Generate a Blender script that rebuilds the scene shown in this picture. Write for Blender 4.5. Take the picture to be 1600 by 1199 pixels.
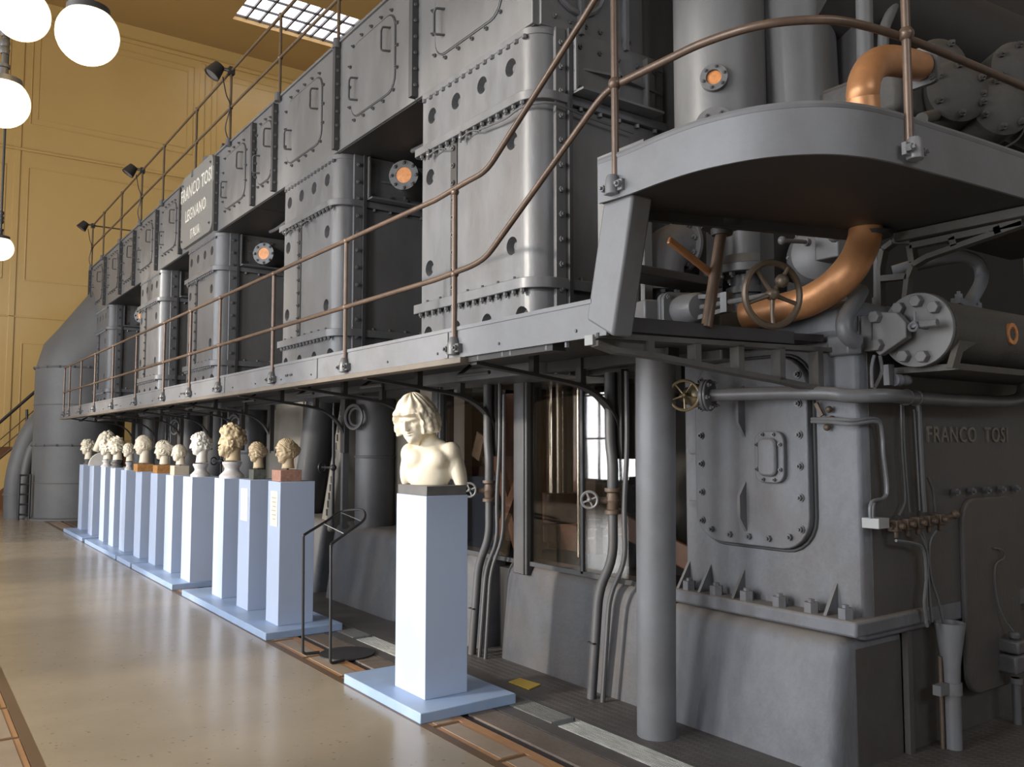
import bpy, bmesh, math, random
import numpy as np
from mathutils import Vector, Matrix, Quaternion

PI = math.pi
random.seed(7)
scene = bpy.context.scene
COL = scene.collection
for o in list(bpy.data.objects):
    bpy.data.objects.remove(o)

# ------------------------------------------------------------------ camera
EYE = Vector((0.0, 0.0, 1.55))
FPX, CX, CY = 1340.0, 800.0, 599.5
PITCH = math.atan((692 - CY) / FPX)
YAW = math.atan((CX + 158) / math.hypot(FPX, 692 - CY))
FW = Vector((math.sin(YAW) * math.cos(PITCH), math.cos(YAW) * math.cos(PITCH), math.sin(PITCH)))
RT = Vector((math.cos(YAW), -math.sin(YAW), 0))
UP = RT.cross(FW)
cam_data = bpy.data.cameras.new('camera')
cam_data.sensor_fit = 'HORIZONTAL'
cam_data.sensor_width = 36
cam_data.lens = 36 * FPX / 1600
cam_data.clip_end = 200
cam = bpy.data.objects.new('camera', cam_data)
COL.objects.link(cam)
cam.matrix_world = Matrix.Translation(EYE) @ Matrix((RT, UP, -FW)).transposed().to_4x4()
scene.camera = cam

# ------------------------------------------------------------------ world, lights, exposure
world = bpy.data.worlds.new('hall_air')
scene.world = world
world.use_nodes = True
wn = world.node_tree.nodes
bg = wn['Background']
bg.inputs[0].default_value = (0.80, 0.90, 1.0, 1)
bg.inputs[1].default_value = 1.0

def area(name, loc, rot, sx, sy, power, col):
    d = bpy.data.lights.new(name, 'AREA')
    d.shape = 'RECTANGLE'; d.size = sx; d.size_y = sy
    d.energy = power; d.color = col
    o = bpy.data.objects.new(name, d)
    o.location = loc; o.rotation_euler = rot
    COL.objects.link(o)
    return o

WIN_Y = (-2.0, 2.5, 7.0, 11.5, 16.1)
WIN_X = -7.0
for wy in WIN_Y:                      # daylight in the left wall's windows; dim one behind camera is added fill
    area('window_daylight_and_fill', (WIN_X - 0.5, wy, 3.9), (0, -PI / 2, 0), 6.6, 2.4, 780 if wy > 0 else 170, (0.95, 0.97, 1.0))
area('high_front_fill', (2.0, -13.6, 9.0), (math.radians(72), 0, 0), 11.0, 4.0, 800, (0.82, 0.90, 1.0))  # unseen fill lamp added behind the camera to brighten faces turned its way
sun = bpy.data.lights.new('low_sun', 'SUN')
sun.energy = 3.9; sun.angle = math.radians(3); sun.color = (1.0, 0.92, 0.80)
so = bpy.data.objects.new('low_sun', sun); COL.objects.link(so)
sdir = Vector((1.0, -0.20, -0.25)).normalized()
so.rotation_euler = sdir.to_track_quat('-Z', 'Y').to_euler()

vs = scene.view_settings
vs.view_transform = 'Standard'
vs.look = 'None'
vs.gamma = 1
vs.use_curve_mapping = False
vs.exposure = -0.15

# ------------------------------------------------------------------ measuring helpers (photo pixel + a real plane -> a point of the hall)
def ray(u, v):
    return FW + RT * ((u - CX) / FPX) - UP * ((v - CY) / FPX)
def PX(u, v, x):
    d = ray(u, v); return EYE + d * (x / d.x)
def PY(u, v, y):
    d = ray(u, v); return EYE + d * (y / d.y)
def PZ(u, v, z=0.0):
    d = ray(u, v); return EYE + d * ((z - EYE.z) / d.z)
def size_at(px, p):
    return px * (Vector(p) - EYE).dot(FW) / FPX

# ------------------------------------------------------------------ materials
def mat(name, col, rough=0.5, metal=0.0, var=0.10, scale=5.0, bump=0.0, grime=None, gamt=0.0, coat=0.0,
        stretch=(1, 1, 1), spec=0.5, rvar=0.08, speck=None, emit=0.0, dust=0.0, bscale=40):
    m = bpy.data.materials.new(name)
    m.use_nodes = True
    nt = m.node_tree; N = nt.nodes; L = nt.links
    b = N['Principled BSDF']
    b.inputs['Metallic'].default_value = metal
    b.inputs['Specular IOR Level'].default_value = spec
    b.inputs['Coat Weight'].default_value = coat
    b.inputs['Coat Roughness'].default_value = 0.15
    tc = N.new('ShaderNodeTexCoord'); mp = N.new('ShaderNodeMapping')
    mp.inputs['Scale'].default_value = stretch
    geo = N.new('ShaderNodeNewGeometry')
    L.new(geo.outputs['Position'], mp.inputs['Vector'])
    nz = N.new('ShaderNodeTexNoise'); nz.inputs['Scale'].default_value = scale
    nz.inputs['Detail'].default_value = 6; nz.inputs['Roughness'].default_value = 0.65
    L.new(mp.outputs['Vector'], nz.inputs['Vector'])
    rp = N.new('ShaderNodeValToRGB')
    rp.color_ramp.elements[0].position = 0.3; rp.color_ramp.elements[1].position = 0.7
    rp.color_ramp.elements[0].color = (*[c * (1 - var) for c in col], 1)
    rp.color_ramp.elements[1].color = (*[min(1, c * (1 + var)) for c in col], 1)
    L.new(nz.outputs['Fac'], rp.inputs['Fac'])
    out = rp.outputs['Color']
    def mixin(fac_socket, colour):
        nonlocal out
        mx = N.new('ShaderNodeMix'); mx.data_type = 'RGBA'
        L.new(fac_socket, mx.inputs['Factor'])
        L.new(out, mx.inputs[6]); mx.inputs[7].default_value = (*colour, 1)
        out = mx.outputs[2]
    if grime:
        n2 = N.new('ShaderNodeTexNoise'); n2.inputs['Scale'].default_value = scale * 0.45
        n2.inputs['Detail'].default_value = 8; n2.inputs['Roughness'].default_value = 0.7
        L.new(mp.outputs['Vector'], n2.inputs['Vector'])
        mr = N.new('ShaderNodeMapRange'); mr.inputs['From Min'].default_value = 0.45; mr.inputs['From Max'].default_value = 0.75
        mr.inputs['To Max'].default_value = gamt
        L.new(n2.outputs['Fac'], mr.inputs['Value'])
        mixin(mr.outputs['Result'], grime)
    if dust:
        sp = N.new('ShaderNodeSeparateXYZ'); L.new(geo.outputs['Normal'], sp.inputs[0])
        mr = N.new('ShaderNodeMapRange'); mr.inputs['From Min'].default_value = 0.35; mr.inputs['From Max'].default_value = 0.95
        mr.inputs['To Max'].default_value = dust
        L.new(sp.outputs['Z'], mr.inputs['Value'])
        mixin(mr.outputs['Result'], (0.30, 0.24, 0.18))
    if speck:
        sc, amt, scol = speck
        vo = N.new('ShaderNodeTexVoronoi'); vo.inputs['Scale'].default_value = sc
        L.new(geo.outputs['Position'], vo.inputs['Vector'])
        mr = N.new('ShaderNodeMapRange'); mr.inputs['From Min'].default_value = 0.22; mr.inputs['From Max'].default_value = 0.10
        mr.inputs['To Max'].default_value = amt
        L.new(vo.outputs['Distance'], mr.inputs['Value'])
        nb = N.new('ShaderNodeTexNoise'); nb.inputs['Scale'].default_value = sc * 0.35
        L.new(geo.outputs['Position'], nb.inputs['Vector'])
        mb_ = N.new('ShaderNodeMapRange'); mb_.inputs['From Min'].default_value = 0.5; mb_.inputs['From Max'].default_value = 0.62
        L.new(nb.outputs['Fac'], mb_.inputs['Value'])
        mu = N.new('ShaderNodeMath'); mu.operation = 'MULTIPLY'
        L.new(mr.outputs['Result'], mu.inputs[0]); L.new(mb_.outputs['Result'], mu.inputs[1])
        mixin(mu.outputs[0], scol)
    L.new(out, b.inputs['Base Color'])
    mr = N.new('ShaderNodeMapRange')
    mr.inputs['To Min'].default_value = max(0.02, rough - rvar); mr.inputs['To Max'].default_value = min(1, rough + rvar)
    L.new(nz.outputs['Fac'], mr.inputs['Value']); L.new(mr.outputs['Result'], b.inputs['Roughness'])
    if bump:
        n3 = N.new('ShaderNodeTexNoise'); n3.inputs['Scale'].default_value = bscale; n3.inputs['Detail'].default_value = 4
        L.new(mp.outputs['Vector'], n3.inputs['Vector'])
        bp = N.new('ShaderNodeBump'); bp.inputs['Strength'].default_value = bump; bp.inputs['Distance'].default_value = 0.01
        L.new(n3.outputs['Fac'], bp.inputs['Height']); L.new(bp.outputs['Normal'], b.inputs['Normal'])
    if emit:
        b.inputs['Emission Color'].default_value = (*col, 1)
        b.inputs['Emission Strength'].default_value = emit
    return m

M = {}
M['paint'] = mat('engine_grey_paint', (0.128, 0.131, 0.140), 0.40, var=0.17, scale=5, bump=0.10, grime=(0.092, 0.082, 0.074), gamt=0.6, dust=0.35, stretch=(1, 1, 0.35), rvar=0.14)
M['casing'] = mat('casing_grey_paint', (0.140, 0.140, 0.143), 0.42, var=0.14, scale=4, bump=0.08, grime=(0.105, 0.098, 0.09), gamt=0.55, dust=0.3, stretch=(1, 1, 0.4), rvar=0.14)
M['seam'] = mat('dark_seam_paint', (0.048, 0.048, 0.050), 0.5, var=0.1)
M['bolt'] = mat('bolt_grey_paint', (0.105, 0.104, 0.108), 0.36, var=0.15, scale=12)
M['deckpaint'] = mat('gangway_grey_paint', (0.170, 0.173, 0.184), 0.42, var=0.12, scale=4, grime=(0.12, 0.11, 0.10), gamt=0.5, bump=0.06, rvar=0.14)
M['darkpaint'] = mat('dark_underside', (0.034, 0.031, 0.030), 0.6, var=0.15, scale=4)
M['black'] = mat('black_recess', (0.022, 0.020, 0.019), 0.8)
M['cast'] = mat('rough_cast_grey', (0.135, 0.140, 0.155), 0.55, var=0.22, scale=5, bump=0.3, grime=(0.105, 0.085, 0.07), gamt=0.75, dust=0.5, stretch=(1, 1, 0.6))
M['cast_low'] = mat('dark_cast_grey', (0.066, 0.068, 0.077), 0.58, var=0.22, scale=6, bump=0.25, grime=(0.10, 0.08, 0.065), gamt=0.6, dust=0.3)  # darker grey base with brown grime, for castings under the gangway
M['paint_low'] = mat('dark_frame_paint', (0.070, 0.070, 0.075), 0.5, var=0.15, scale=4, bump=0.08, grime=(0.10, 0.085, 0.07), gamt=0.6)  # darker base with brown grime, for frames and pipes under the gangway
M['cast_dark'] = mat('shade_darkened_cast', (0.075, 0.069, 0.067), 0.55, var=0.16, scale=5, bump=0.2, grime=(0.085, 0.07, 0.058), gamt=0.6, dust=0.4)  # cast grey with the end face's shade put into the colour
M['paint_sunlit_tan'] = mat('sunlit_tan_panel', (0.165, 0.148, 0.122), 0.55, var=0.12, scale=4, grime=(0.11, 0.10, 0.09), gamt=0.5)  # lighter tan than the other frames, sunlight put into the colour
M['dusty_dark'] = mat('dark_dusty_iron', (0.070, 0.064, 0.058), 0.6, var=0.2, scale=7, bump=0.2, dust=0.4)
M['angle'] = mat('brown_grey_angle', (0.15, 0.125, 0.10), 0.55, var=0.12)
M['rail'] = mat('bare_brown_rail', (0.135, 0.092, 0.068), 0.36, metal=0.3, var=0.2, scale=9)
M['railfar'] = mat('bronze_rail', (0.125, 0.085, 0.050), 0.42, metal=0.2, var=0.15)
M['copper'] = mat('copper_pipe', (0.60, 0.29, 0.13), 0.42, metal=0.45, var=0.14, scale=5, grime=(0.25, 0.13, 0.08), gamt=0.5)
M['wheel'] = mat('brown_wheel', (0.115, 0.085, 0.06), 0.36, metal=0.3, var=0.15, scale=8)
M['brass'] = mat('dull_brass', (0.23, 0.18, 0.105), 0.38, metal=0.5, var=0.15, scale=10)
M['steel'] = mat('polished_steel', (0.62, 0.57, 0.50), 0.16, metal=1.0, var=0.05)
M['rust'] = mat('rusty_fitting', (0.115, 0.080, 0.058), 0.55, metal=0.2, var=0.3, scale=14)
M['redbrown'] = mat('red_brown_paint', (0.095, 0.042, 0.027), 0.45, var=0.25)
M['pedestal'] = mat('pale_blue_pedestal_paint', (0.44, 0.515, 0.67), 0.5, var=0.02, scale=2)
M['slab'] = mat('pale_blue_slab_paint', (0.29, 0.40, 0.60), 0.38, var=0.07, scale=7, grime=(0.42, 0.45, 0.48), gamt=0.4)
M['marble'] = mat('cream_marble', (0.78, 0.70, 0.55), 0.5, var=0.05, scale=6, grime=(0.60, 0.48, 0.33), gamt=0.35, bump=0.03)
M['marble_w'] = mat('white_marble', (0.72, 0.69, 0.63), 0.5, var=0.05, scale=6, grime=(0.5, 0.45, 0.38), gamt=0.35, bump=0.03)
M['marble_t'] = mat('tan_marble', (0.58, 0.45, 0.28), 0.55, var=0.08, scale=8, grime=(0.42, 0.30, 0.18), gamt=0.4, bump=0.05)
M['marble_g'] = mat('grey_marble_socle', (0.55, 0.53, 0.52), 0.4, var=0.12, scale=12)
M['dark_socle'] = mat('dark_stone_socle', (0.125, 0.12, 0.118), 0.45, var=0.15, scale=12)
M['green_socle'] = mat('green_stone_block', (0.10, 0.105, 0.085), 0.4, var=0.5, scale=22)
M['pink_socle'] = mat('pink_stone_block', (0.42, 0.22, 0.16), 0.5, var=0.25, scale=30, speck=(40, 0.7, (0.10, 0.05, 0.04)))
M['orange_socle'] = mat('orange_stone_block', (0.48, 0.23, 0.075), 0.45, var=0.35, scale=26)
M['beige_socle'] = mat('beige_stone_block', (0.55, 0.47, 0.36), 0.5, var=0.06)
M['plaque'] = mat('cream_plaque', (0.78, 0.74, 0.62), 0.6, var=0.02)
M['plaque_w'] = mat('white_plaque', (0.75, 0.77, 0.80), 0.6, var=0.02)
M['plaque_ink'] = mat('plaque_ink', (0.45, 0.38, 0.26), 0.7)
M['iron'] = mat('black_iron', (0.035, 0.034, 0.036), 0.45, metal=0.2)
M['wall'] = mat('ochre_wall', (0.66, 0.445, 0.165), 0.34, var=0.035, scale=0.6, coat=0.15)
M['wall_pale'] = mat('pale_plaster', (0.46, 0.43, 0.38), 0.6, var=0.04, scale=0.6)
M['ceil'] = mat('ochre_ceiling', (0.50, 0.32, 0.12), 0.6, var=0.04, scale=0.7)
M['dado'] = mat('brown_dado', (0.19, 0.085, 0.035), 0.4, var=0.1)
M['floor'] = mat('beige_polished_floor', (0.325, 0.27, 0.195), 0.22, var=0.07, scale=2.0, speck=(22, 0.75, (0.14, 0.10, 0.06)), rvar=0.05, grime=(0.31, 0.25, 0.17), gamt=0.5)
M['tile'] = mat('grey_beige_tile', (0.30, 0.235, 0.175), 0.4, var=0.10, scale=8)
M['tile_edge'] = mat('orange_tile_edge', (0.36, 0.195, 0.095), 0.4, var=0.12, scale=10)
M['border'] = mat('brown_floor_border', (0.125, 0.078, 0.045), 0.42, var=0.12, scale=7)
M['channel'] = mat('dark_floor_channel', (0.035, 0.030, 0.032), 0.5)
M['concrete'] = mat('brown_concrete_strip', (0.135, 0.105, 0.085), 0.65, var=0.15, scale=9, bump=0.2, grime=(0.2, 0.18, 0.16), gamt=0.4)
M['plate'] = mat('dark_checker_steel', (0.105, 0.095, 0.09), 0.5, metal=0.2, var=0.16, scale=6, grime=(0.06, 0.05, 0.045), gamt=0.6)
M['worn'] = mat('worn_bright_strip', (0.42, 0.42, 0.39), 0.45, metal=0.3, var=0.35, scale=9, stretch=(9, 1, 1))
M['worn_d'] = mat('worn_dull_strip', (0.17, 0.17, 0.16), 0.5, metal=0.3, var=0.25, scale=9, stretch=(9, 1, 1))
M['yellow'] = mat('yellow_plate', (0.56, 0.38, 0.04), 0.5, var=0.1, scale=12)
M['letters'] = mat('pale_letters', (0.62, 0.60, 0.55), 0.4)
M['letters_d'] = mat('worn_cast_letters', (0.16, 0.135, 0.11), 0.5, var=0.35, scale=25)
M['white'] = mat('off_white_paint', (0.32, 0.325, 0.32), 0.5)
M['globe'] = mat('lit_globe_glass', (1.0, 0.86, 0.60), 0.3, emit=2.0)
M['sight'] = mat('copper_sight_disc', (0.62, 0.25, 0.085), 0.4, metal=0.1, var=0.25, scale=30)
M['duct'] = mat('tank_grey_paint', (0.115, 0.115, 0.118), 0.55, var=0.14, scale=1.6, bump=0.05, grime=(0.17, 0.16, 0.145), gamt=0.5)
M['skyglass'] = mat('skylight_pane', (0.95, 0.93, 1.0), 0.3, emit=4.0)
M['nameplate'] = mat('nameplate_grey', (0.19, 0.185, 0.175), 0.45, var=0.05)

def glass(name, tint, rough=0.02):
    m = bpy.data.materials.new(name); m.use_nodes = True
    nt = m.node_tree; N = nt.nodes; L = nt.links
    N.remove(N['Principled BSDF'])
    t = N.new('ShaderNodeBsdfTransparent'); t.inputs[0].default_value = (*tint, 1)
    g = N.new('ShaderNodeBsdfGlossy'); g.inputs['Roughness'].default_value = rough
    lw = N.new('ShaderNodeLayerWeight'); lw.inputs['Blend'].default_value = 0.5
    pw = N.new('ShaderNodeMath'); pw.operation = 'POWER'; pw.inputs[1].default_value = 4.0
    L.new(lw.outputs['Facing'], pw.inputs[0])
    fr = N.new('ShaderNodeMapRange'); fr.inputs['To Min'].default_value = 0.06
    L.new(pw.outputs[0], fr.inputs['Value'])
    nz = N.new('ShaderNodeTexNoise'); nz.inputs['Scale'].default_value = 1.2
    bp = N.new('ShaderNodeBump'); bp.inputs['Strength'].default_value = 0.03; bp.inputs['Distance'].default_value = 0.02
    L.new(nz.outputs['Fac'], bp.inputs['Height']); L.new(bp.outputs['Normal'], g.inputs['Normal'])
    mx = N.new('ShaderNodeMixShader')
    L.new(fr.outputs[0], mx.inputs[0]); L.new(t.outputs[0], mx.inputs[1]); L.new(g.outputs[0], mx.inputs[2])
    L.new(mx.outputs[0], N['Material Output'].inputs['Surface'])
    return m
M['glass'] = glass('guard_glass', (0.85, 0.83, 0.80))
M['acrylic'] = glass('clear_sheet', (0.93, 0.95, 0.95))

# ------------------------------------------------------------------ mesh builder
ORG = {}
def V3(p): return Vector(p)
def frame_of(ax):
    ax = Vector(ax).normalized()
    t = Vector((0, 0, 1)) if abs(ax.z) < 0.9 else Vector((1, 0, 0))
    a = ax.cross(t).normalized(); b = ax.cross(a).normalized()
    return ax, a, b

class MB:
    def __init__(s): s.v = []; s.f = []
    def add(s, vs, fs):
        n = len(s.v); s.v += [tuple(v) for v in vs]; s.f += [tuple(i + n for i in f) for f in fs]; return s
    def hexa(s, p):
        return s.add(p, [(0, 3, 2, 1), (4, 5, 6, 7), (0, 1, 5, 4), (1, 2, 6, 5), (2, 3, 7, 6), (3, 0, 4, 7)])
    def box(s, x0, x1, y0, y1, z0, z1):
        return s.hexa([(x0, y0, z0), (x1, y0, z0), (x1, y1, z0), (x0, y1, z0), (x0, y0, z1), (x1, y0, z1), (x1, y1, z1), (x0, y1, z1)])
    def bar(s, p, q, w, h, up=(0, 0, 1)):
        p = V3(p); q = V3(q); d = (q - p).normalized(); up = V3(up)
        a = d.cross(up)
        if a.length < 1e-4: a = d.cross(V3((1, 0, 0)))
        a.normalize(); b = a.cross(d).normalized()
        a *= w / 2; b *= h / 2
        return s.hexa([p - a - b, p + a - b, p + a + b, p - a + b, q - a - b, q + a - b, q + a + b, q - a + b])
    def prism(s, poly, off):
        n = len(poly); off = V3(off); p2 = [V3(p) + off for p in poly]
        fs = [tuple(range(n))[::-1], tuple(range(n, 2 * n))]
        fs += [(i, (i + 1) % n, n + (i + 1) % n, n + i) for i in range(n)]
        return s.add(list(poly) + p2, fs)
    def tube(s, pts, r, n=8, caps=True, closed=False):
        pts = [V3(p) for p in pts]; m = len(pts)
        rs = r if isinstance(r, (list, tuple)) else [r] * m
        dirs = []
        for i in range(m):
            if closed: d = pts[(i + 1) % m] - pts[i - 1]
            else: d = pts[min(i + 1, m - 1)] - pts[max(i - 1, 0)]
            dirs.append(d.normalized())
        _, a, b = frame_of(dirs[0])
        vs = []
        for i in range(m):
            if i:
                qn = dirs[i - 1].rotation_difference(dirs[i]); a = qn @ a
            d = dirs[i]; a = (a - d * a.dot(d)).normalized(); b = d.cross(a)
            for k in range(n):
                t = 2 * PI * k / n
                vs.append(pts[i] + (a * math.cos(t) + b * math.sin(t)) * rs[i])
        fs = []
        for i in range(m if closed else m - 1):
            j = (i + 1) % m
            for k in range(n):
                fs.append((i * n + k, i * n + (k + 1) % n, j * n + (k + 1) % n, j * n + k))
        if caps and not closed:
            fs.append(tuple(range(n))[::-1]); fs.append(tuple((m - 1) * n + k for k in range(n)))
        return s.add(vs, fs)
    def cyl(s, p, q, r, r2=None, n=16):
        return s.tube([p, q], [r, r if r2 is None else r2], n)
    def lathe(s, prof, o, ax=(0, 0, 1), n=24):
        o = V3(o); ax, a, b = frame_of(ax); vs = []; m = len(prof)
        for (r, t) in prof:
            for k in range(n):
                an = 2 * PI * k / n
                vs.append(o + ax * t + (a * math.cos(an) + b * math.sin(an)) * max(r, 1e-4))
        fs = []
        for i in range(m - 1):
            for k in range(n):
                fs.append((i * n + k, i * n + (k + 1) % n, (i + 1) * n + (k + 1) % n, (i + 1) * n + k))
        fs.append(tuple(range(n))[::-1]); fs.append(tuple((m - 1) * n + k for k in range(n)))
        return s.add(vs, fs)
    def torus(s, c, ax, R, r, n=28, m=8, sc=(1, 1)):
        c = V3(c); ax, a, b = frame_of(ax)
        return s.tube([c + a * math.cos(2 * PI * k / n) * R * sc[0] + b * math.sin(2 * PI * k / n) * R * sc[1] for k in range(n)], r, m, closed=True)
    def bolt(s, c, nrm, r=0.014, h=0.014, stud=True):
        c = V3(c); nrm = V3(nrm).normalized()
        s.tube([c - nrm * 0.003, c + nrm * h], r, 6)
        if stud: s.tube([c + nrm * h * 0.9, c + nrm * h * 1.7], r * 0.5, 6)
        return s
    def sphere(s, c, r, n=12, m=8, sc=(1, 1, 1)):
        c = V3(c); vs = []; fs = []
        for i in range(m + 1):
            th = PI * i / m
            for k in range(n):
                ph = 2 * PI * k / n
                vs.append(c + V3((math.sin(th) * math.cos(ph) * r * sc[0], math.sin(th) * math.sin(ph) * r * sc[1], math.cos(th) * r * sc[2])))
        for i in range(m):
            for k in range(n):
                fs.append((i * n + k, i * n + (k + 1) % n, (i + 1) * n + (k + 1) % n, (i + 1) * n + k))
        return s.add(vs, fs)
    def build(s, name, m, parent=None, bev=0.0, angle=38, stuff=False, label=None, smooth=True, weld=False):
        me = bpy.data.meshes.new(name)
        org = ORG.get(parent.name, V3((0, 0, 0))) if parent else V3((0, 0, 0))
        bm = bmesh.new()
        bv = [bm.verts.new(V3(v) - org) for v in s.v]
        for f in s.f:
            try: bm.faces.new([bv[i] for i in f])
            except ValueError: pass
        if weld: bmesh.ops.remove_doubles(bm, verts=bm.verts, dist=1e-5)
        bmesh.ops.recalc_face_normals(bm, faces=bm.faces)
        bm.to_mesh(me); bm.free()
        me.materials.append(M[m] if isinstance(m, str) else m)
        if smooth:
            for p in me.polygons: p.use_smooth = True
            me.set_sharp_from_angle(angle=math.radians(angle))
        o = bpy.data.objects.new(name, me)
        COL.objects.link(o)
        if parent:
            o.parent = parent
            ORG[o.name] = org
        else: ORG[o.name] = V3((0, 0, 0))
        if bev:
            md = o.modifiers.new('edges', 'BEVEL'); md.width = bev; md.segments = 2
            md.limit_method = 'ANGLE'; md.angle_limit = math.radians(45)
        if stuff: o['kind'] = 'stuff'
        if label: o['label'] = label
        return o

def thing(name, loc, label, cat, group=None):
    o = bpy.data.objects.new(name, None)
    o.empty_display_size = 0.2
    COL.objects.link(o); o.location = loc
    ORG[o.name] = V3(loc)
    o['label'] = label; o['category'] = cat
    if group: o['group'] = group
    return o
def tag(o, label, cat, group=None):
    o['label'] = label; o['category'] = cat
    if group: o['group'] = group
    return o
def struct(o):
    o['kind'] = 'structure'; return o

def rrect(w, h, r, n=5):                       # outline of a rounded rectangle about the origin
    pts = []
    for (sx, sy, a0) in ((1, 1, 0), (-1, 1, 90), (-1, -1, 180), (1, -1, 270)):
        for k in range(n + 1):
            a = math.radians(a0 + 90 * k / n)
            pts.append((sx * (w / 2 - r) + r * math.cos(a), sy * (h / 2 - r) + r * math.sin(a)))
    return pts
def along(pts, step):                          # evenly spaced points on a closed outline
    out = []; n = len(pts); tot = sum(math.dist(pts[i], pts[(i + 1) % n]) for i in range(n))
    k = max(1, round(tot / step)); d = tot / k; acc = 0; want = 0
    for i in range(n):
        a = pts[i]; b = pts[(i + 1) % n]; l = math.dist(a, b)
        while want < acc + l - 1e-9 and len(out) < k:
            t = (want - acc) / l if l else 0
            out.append((a[0] + (b[0] - a[0]) * t, a[1] + (b[1] - a[1]) * t)); want += d
        acc += l
    return out
def smooth_path(pts, n=6):                     # Catmull-Rom through the points
    P = [V3(p) for p in pts]; out = []
    for i in range(len(P) - 1):
        p0 = P[max(i - 1, 0)]; p1 = P[i]; p2 = P[i + 1]; p3 = P[min(i + 2, len(P) - 1)]
        for k in range(n):
            t = k / n
            out.append(0.5 * ((2 * p1) + (p2 - p0) * t + (2 * p0 - 5 * p1 + 4 * p2 - p3) * t * t + (3 * p1 - p0 - 3 * p2 + p3) * t ** 3))
    out.append(P[-1]); return out
def fillet(pts, r, n=5):                       # polyline with rounded bends
    P = [V3(p) for p in pts]; out = [P[0]]
    for i in range(1, len(P) - 1):
        a = (P[i - 1] - P[i]); b = (P[i + 1] - P[i])
        d = min(r, a.length * 0.49, b.length * 0.49)
        s = P[i] + a.normalized() * d; e = P[i] + b.normalized() * d
        for k in range(n + 1):
            t = k / n
            out.append(s * (1 - t) ** 2 + P[i] * 2 * t * (1 - t) + e * t * t)
    out.append(P[-1]); return out
def text_mesh(name, txt, size, depth, m, parent, origin, xdir, ydir, spacing=1.0, sx=1.0):
    cu = bpy.data.curves.new('t', 'FONT'); cu.body = txt; cu.size = size; cu.extrude = depth / 2
    cu.align_x = 'CENTER'; cu.space_character = spacing; cu.resolution_u = 3; cu.offset = size * 0.012
    t = bpy.data.objects.new('t', cu); COL.objects.link(t)
    dg = bpy.context.evaluated_depsgraph_get()
    me = bpy.data.meshes.new_from_object(t.evaluated_get(dg))
    bpy.data.objects.remove(t)
    x = V3(xdir).normalized(); y = V3(ydir).normalized(); z = x.cross(y)
    org = ORG.get(parent.name, V3((0, 0, 0)))
    for v in me.vertices:
        v.co = V3(origin) - org + x * v.co.x * sx + y * v.co.y + z * v.co.z
    bm = bmesh.new(); bm.from_mesh(me); bm.verts.ensure_lookup_table()
    seen = set()
    for v in bm.verts:                     # every letter becomes a part of its own
        if v in seen: continue
        stack = [v]; isl = []; seen.add(v)
        while stack:
            q = stack.pop(); isl.append(q)
            for e in q.link_edges:
                w = e.other_vert(q)
                if w not in seen: seen.add(w); stack.append(w)
        idx = {q: i for i, q in enumerate(isl)}
        fs = {f for q in isl for f in q.link_faces}
        lm = bpy.data.meshes.new(name); lm.from_pydata([q.co[:] for q in isl], [], [[idx[q] for q in f.verts] for f in fs])
        lm.materials.append(M[m])
        o = bpy.data.objects.new(name, lm); COL.objects.link(o); o.parent = parent
    bm.free(); bpy.data.meshes.remove(me)
def cut(o, cutter):                            # carve holes, then throw the cutter away
    c = cutter.build('cutter', 'black')
    md = o.modifiers.new('holes', 'BOOLEAN'); md.object = c; md.operation = 'DIFFERENCE'; md.solver = 'EXACT'
    bpy.context.view_layer.update()
    dg = bpy.context.evaluated_depsgraph_get()
    me = bpy.data.meshes.new_from_object(o.evaluated_get(dg))
    o.modifiers.clear(); old = o.data; o.data = me
    bpy.data.meshes.remove(old); cm = c.data
    bpy.data.objects.remove(c); bpy.data.meshes.remove(cm)
    for p in me.polygons: p.use_smooth = True
    me.set_sharp_from_angle(angle=math.radians(35))
def dup(root, loc, label=None):
    r = root.copy(); COL.objects.link(r); r.location = loc
    if label: r['label'] = label
    for ch in list(root.children):
        c = ch.copy(); COL.objects.link(c); c.parent = r
        for g in ch.children:
            d = g.copy(); COL.objects.link(d); d.parent = c
    return r
# ================================================================== the hall
WALL_Y, CEIL_Z, RIGHT_X = 23.5, 12.45, 14.0
X_IN, X_BORD, X_TILE, X_EDGE, X_CH, X_CON, X_GRV, X_WORN, X_PLATE = 2.385, 2.44, 2.60, 2.66, 2.72, 2.885, 3.0, 3.0, 3.165
X_L = 0.635
Y0 = -14.0

fl = MB(); fl.box(X_L, X_IN, Y0, WALL_Y, -0.1, 0.0)
fl.box(WIN_X, X_L - 0.33, Y0, WALL_Y, -0.1, 0.0)
floor = struct(fl.build('floor', 'floor'))
ORG[floor.name] = V3((0, 0, 0))
b = MB(); b.box(X_IN, X_BORD, Y0, WALL_Y, -0.1, 0.001); b.build('border_strip', 'border', floor)
b = MB(); b.box(X_L - 0.055, X_L, Y0, WALL_Y, -0.1, 0.001); b.build('border_strip', 'border', floor)
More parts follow.
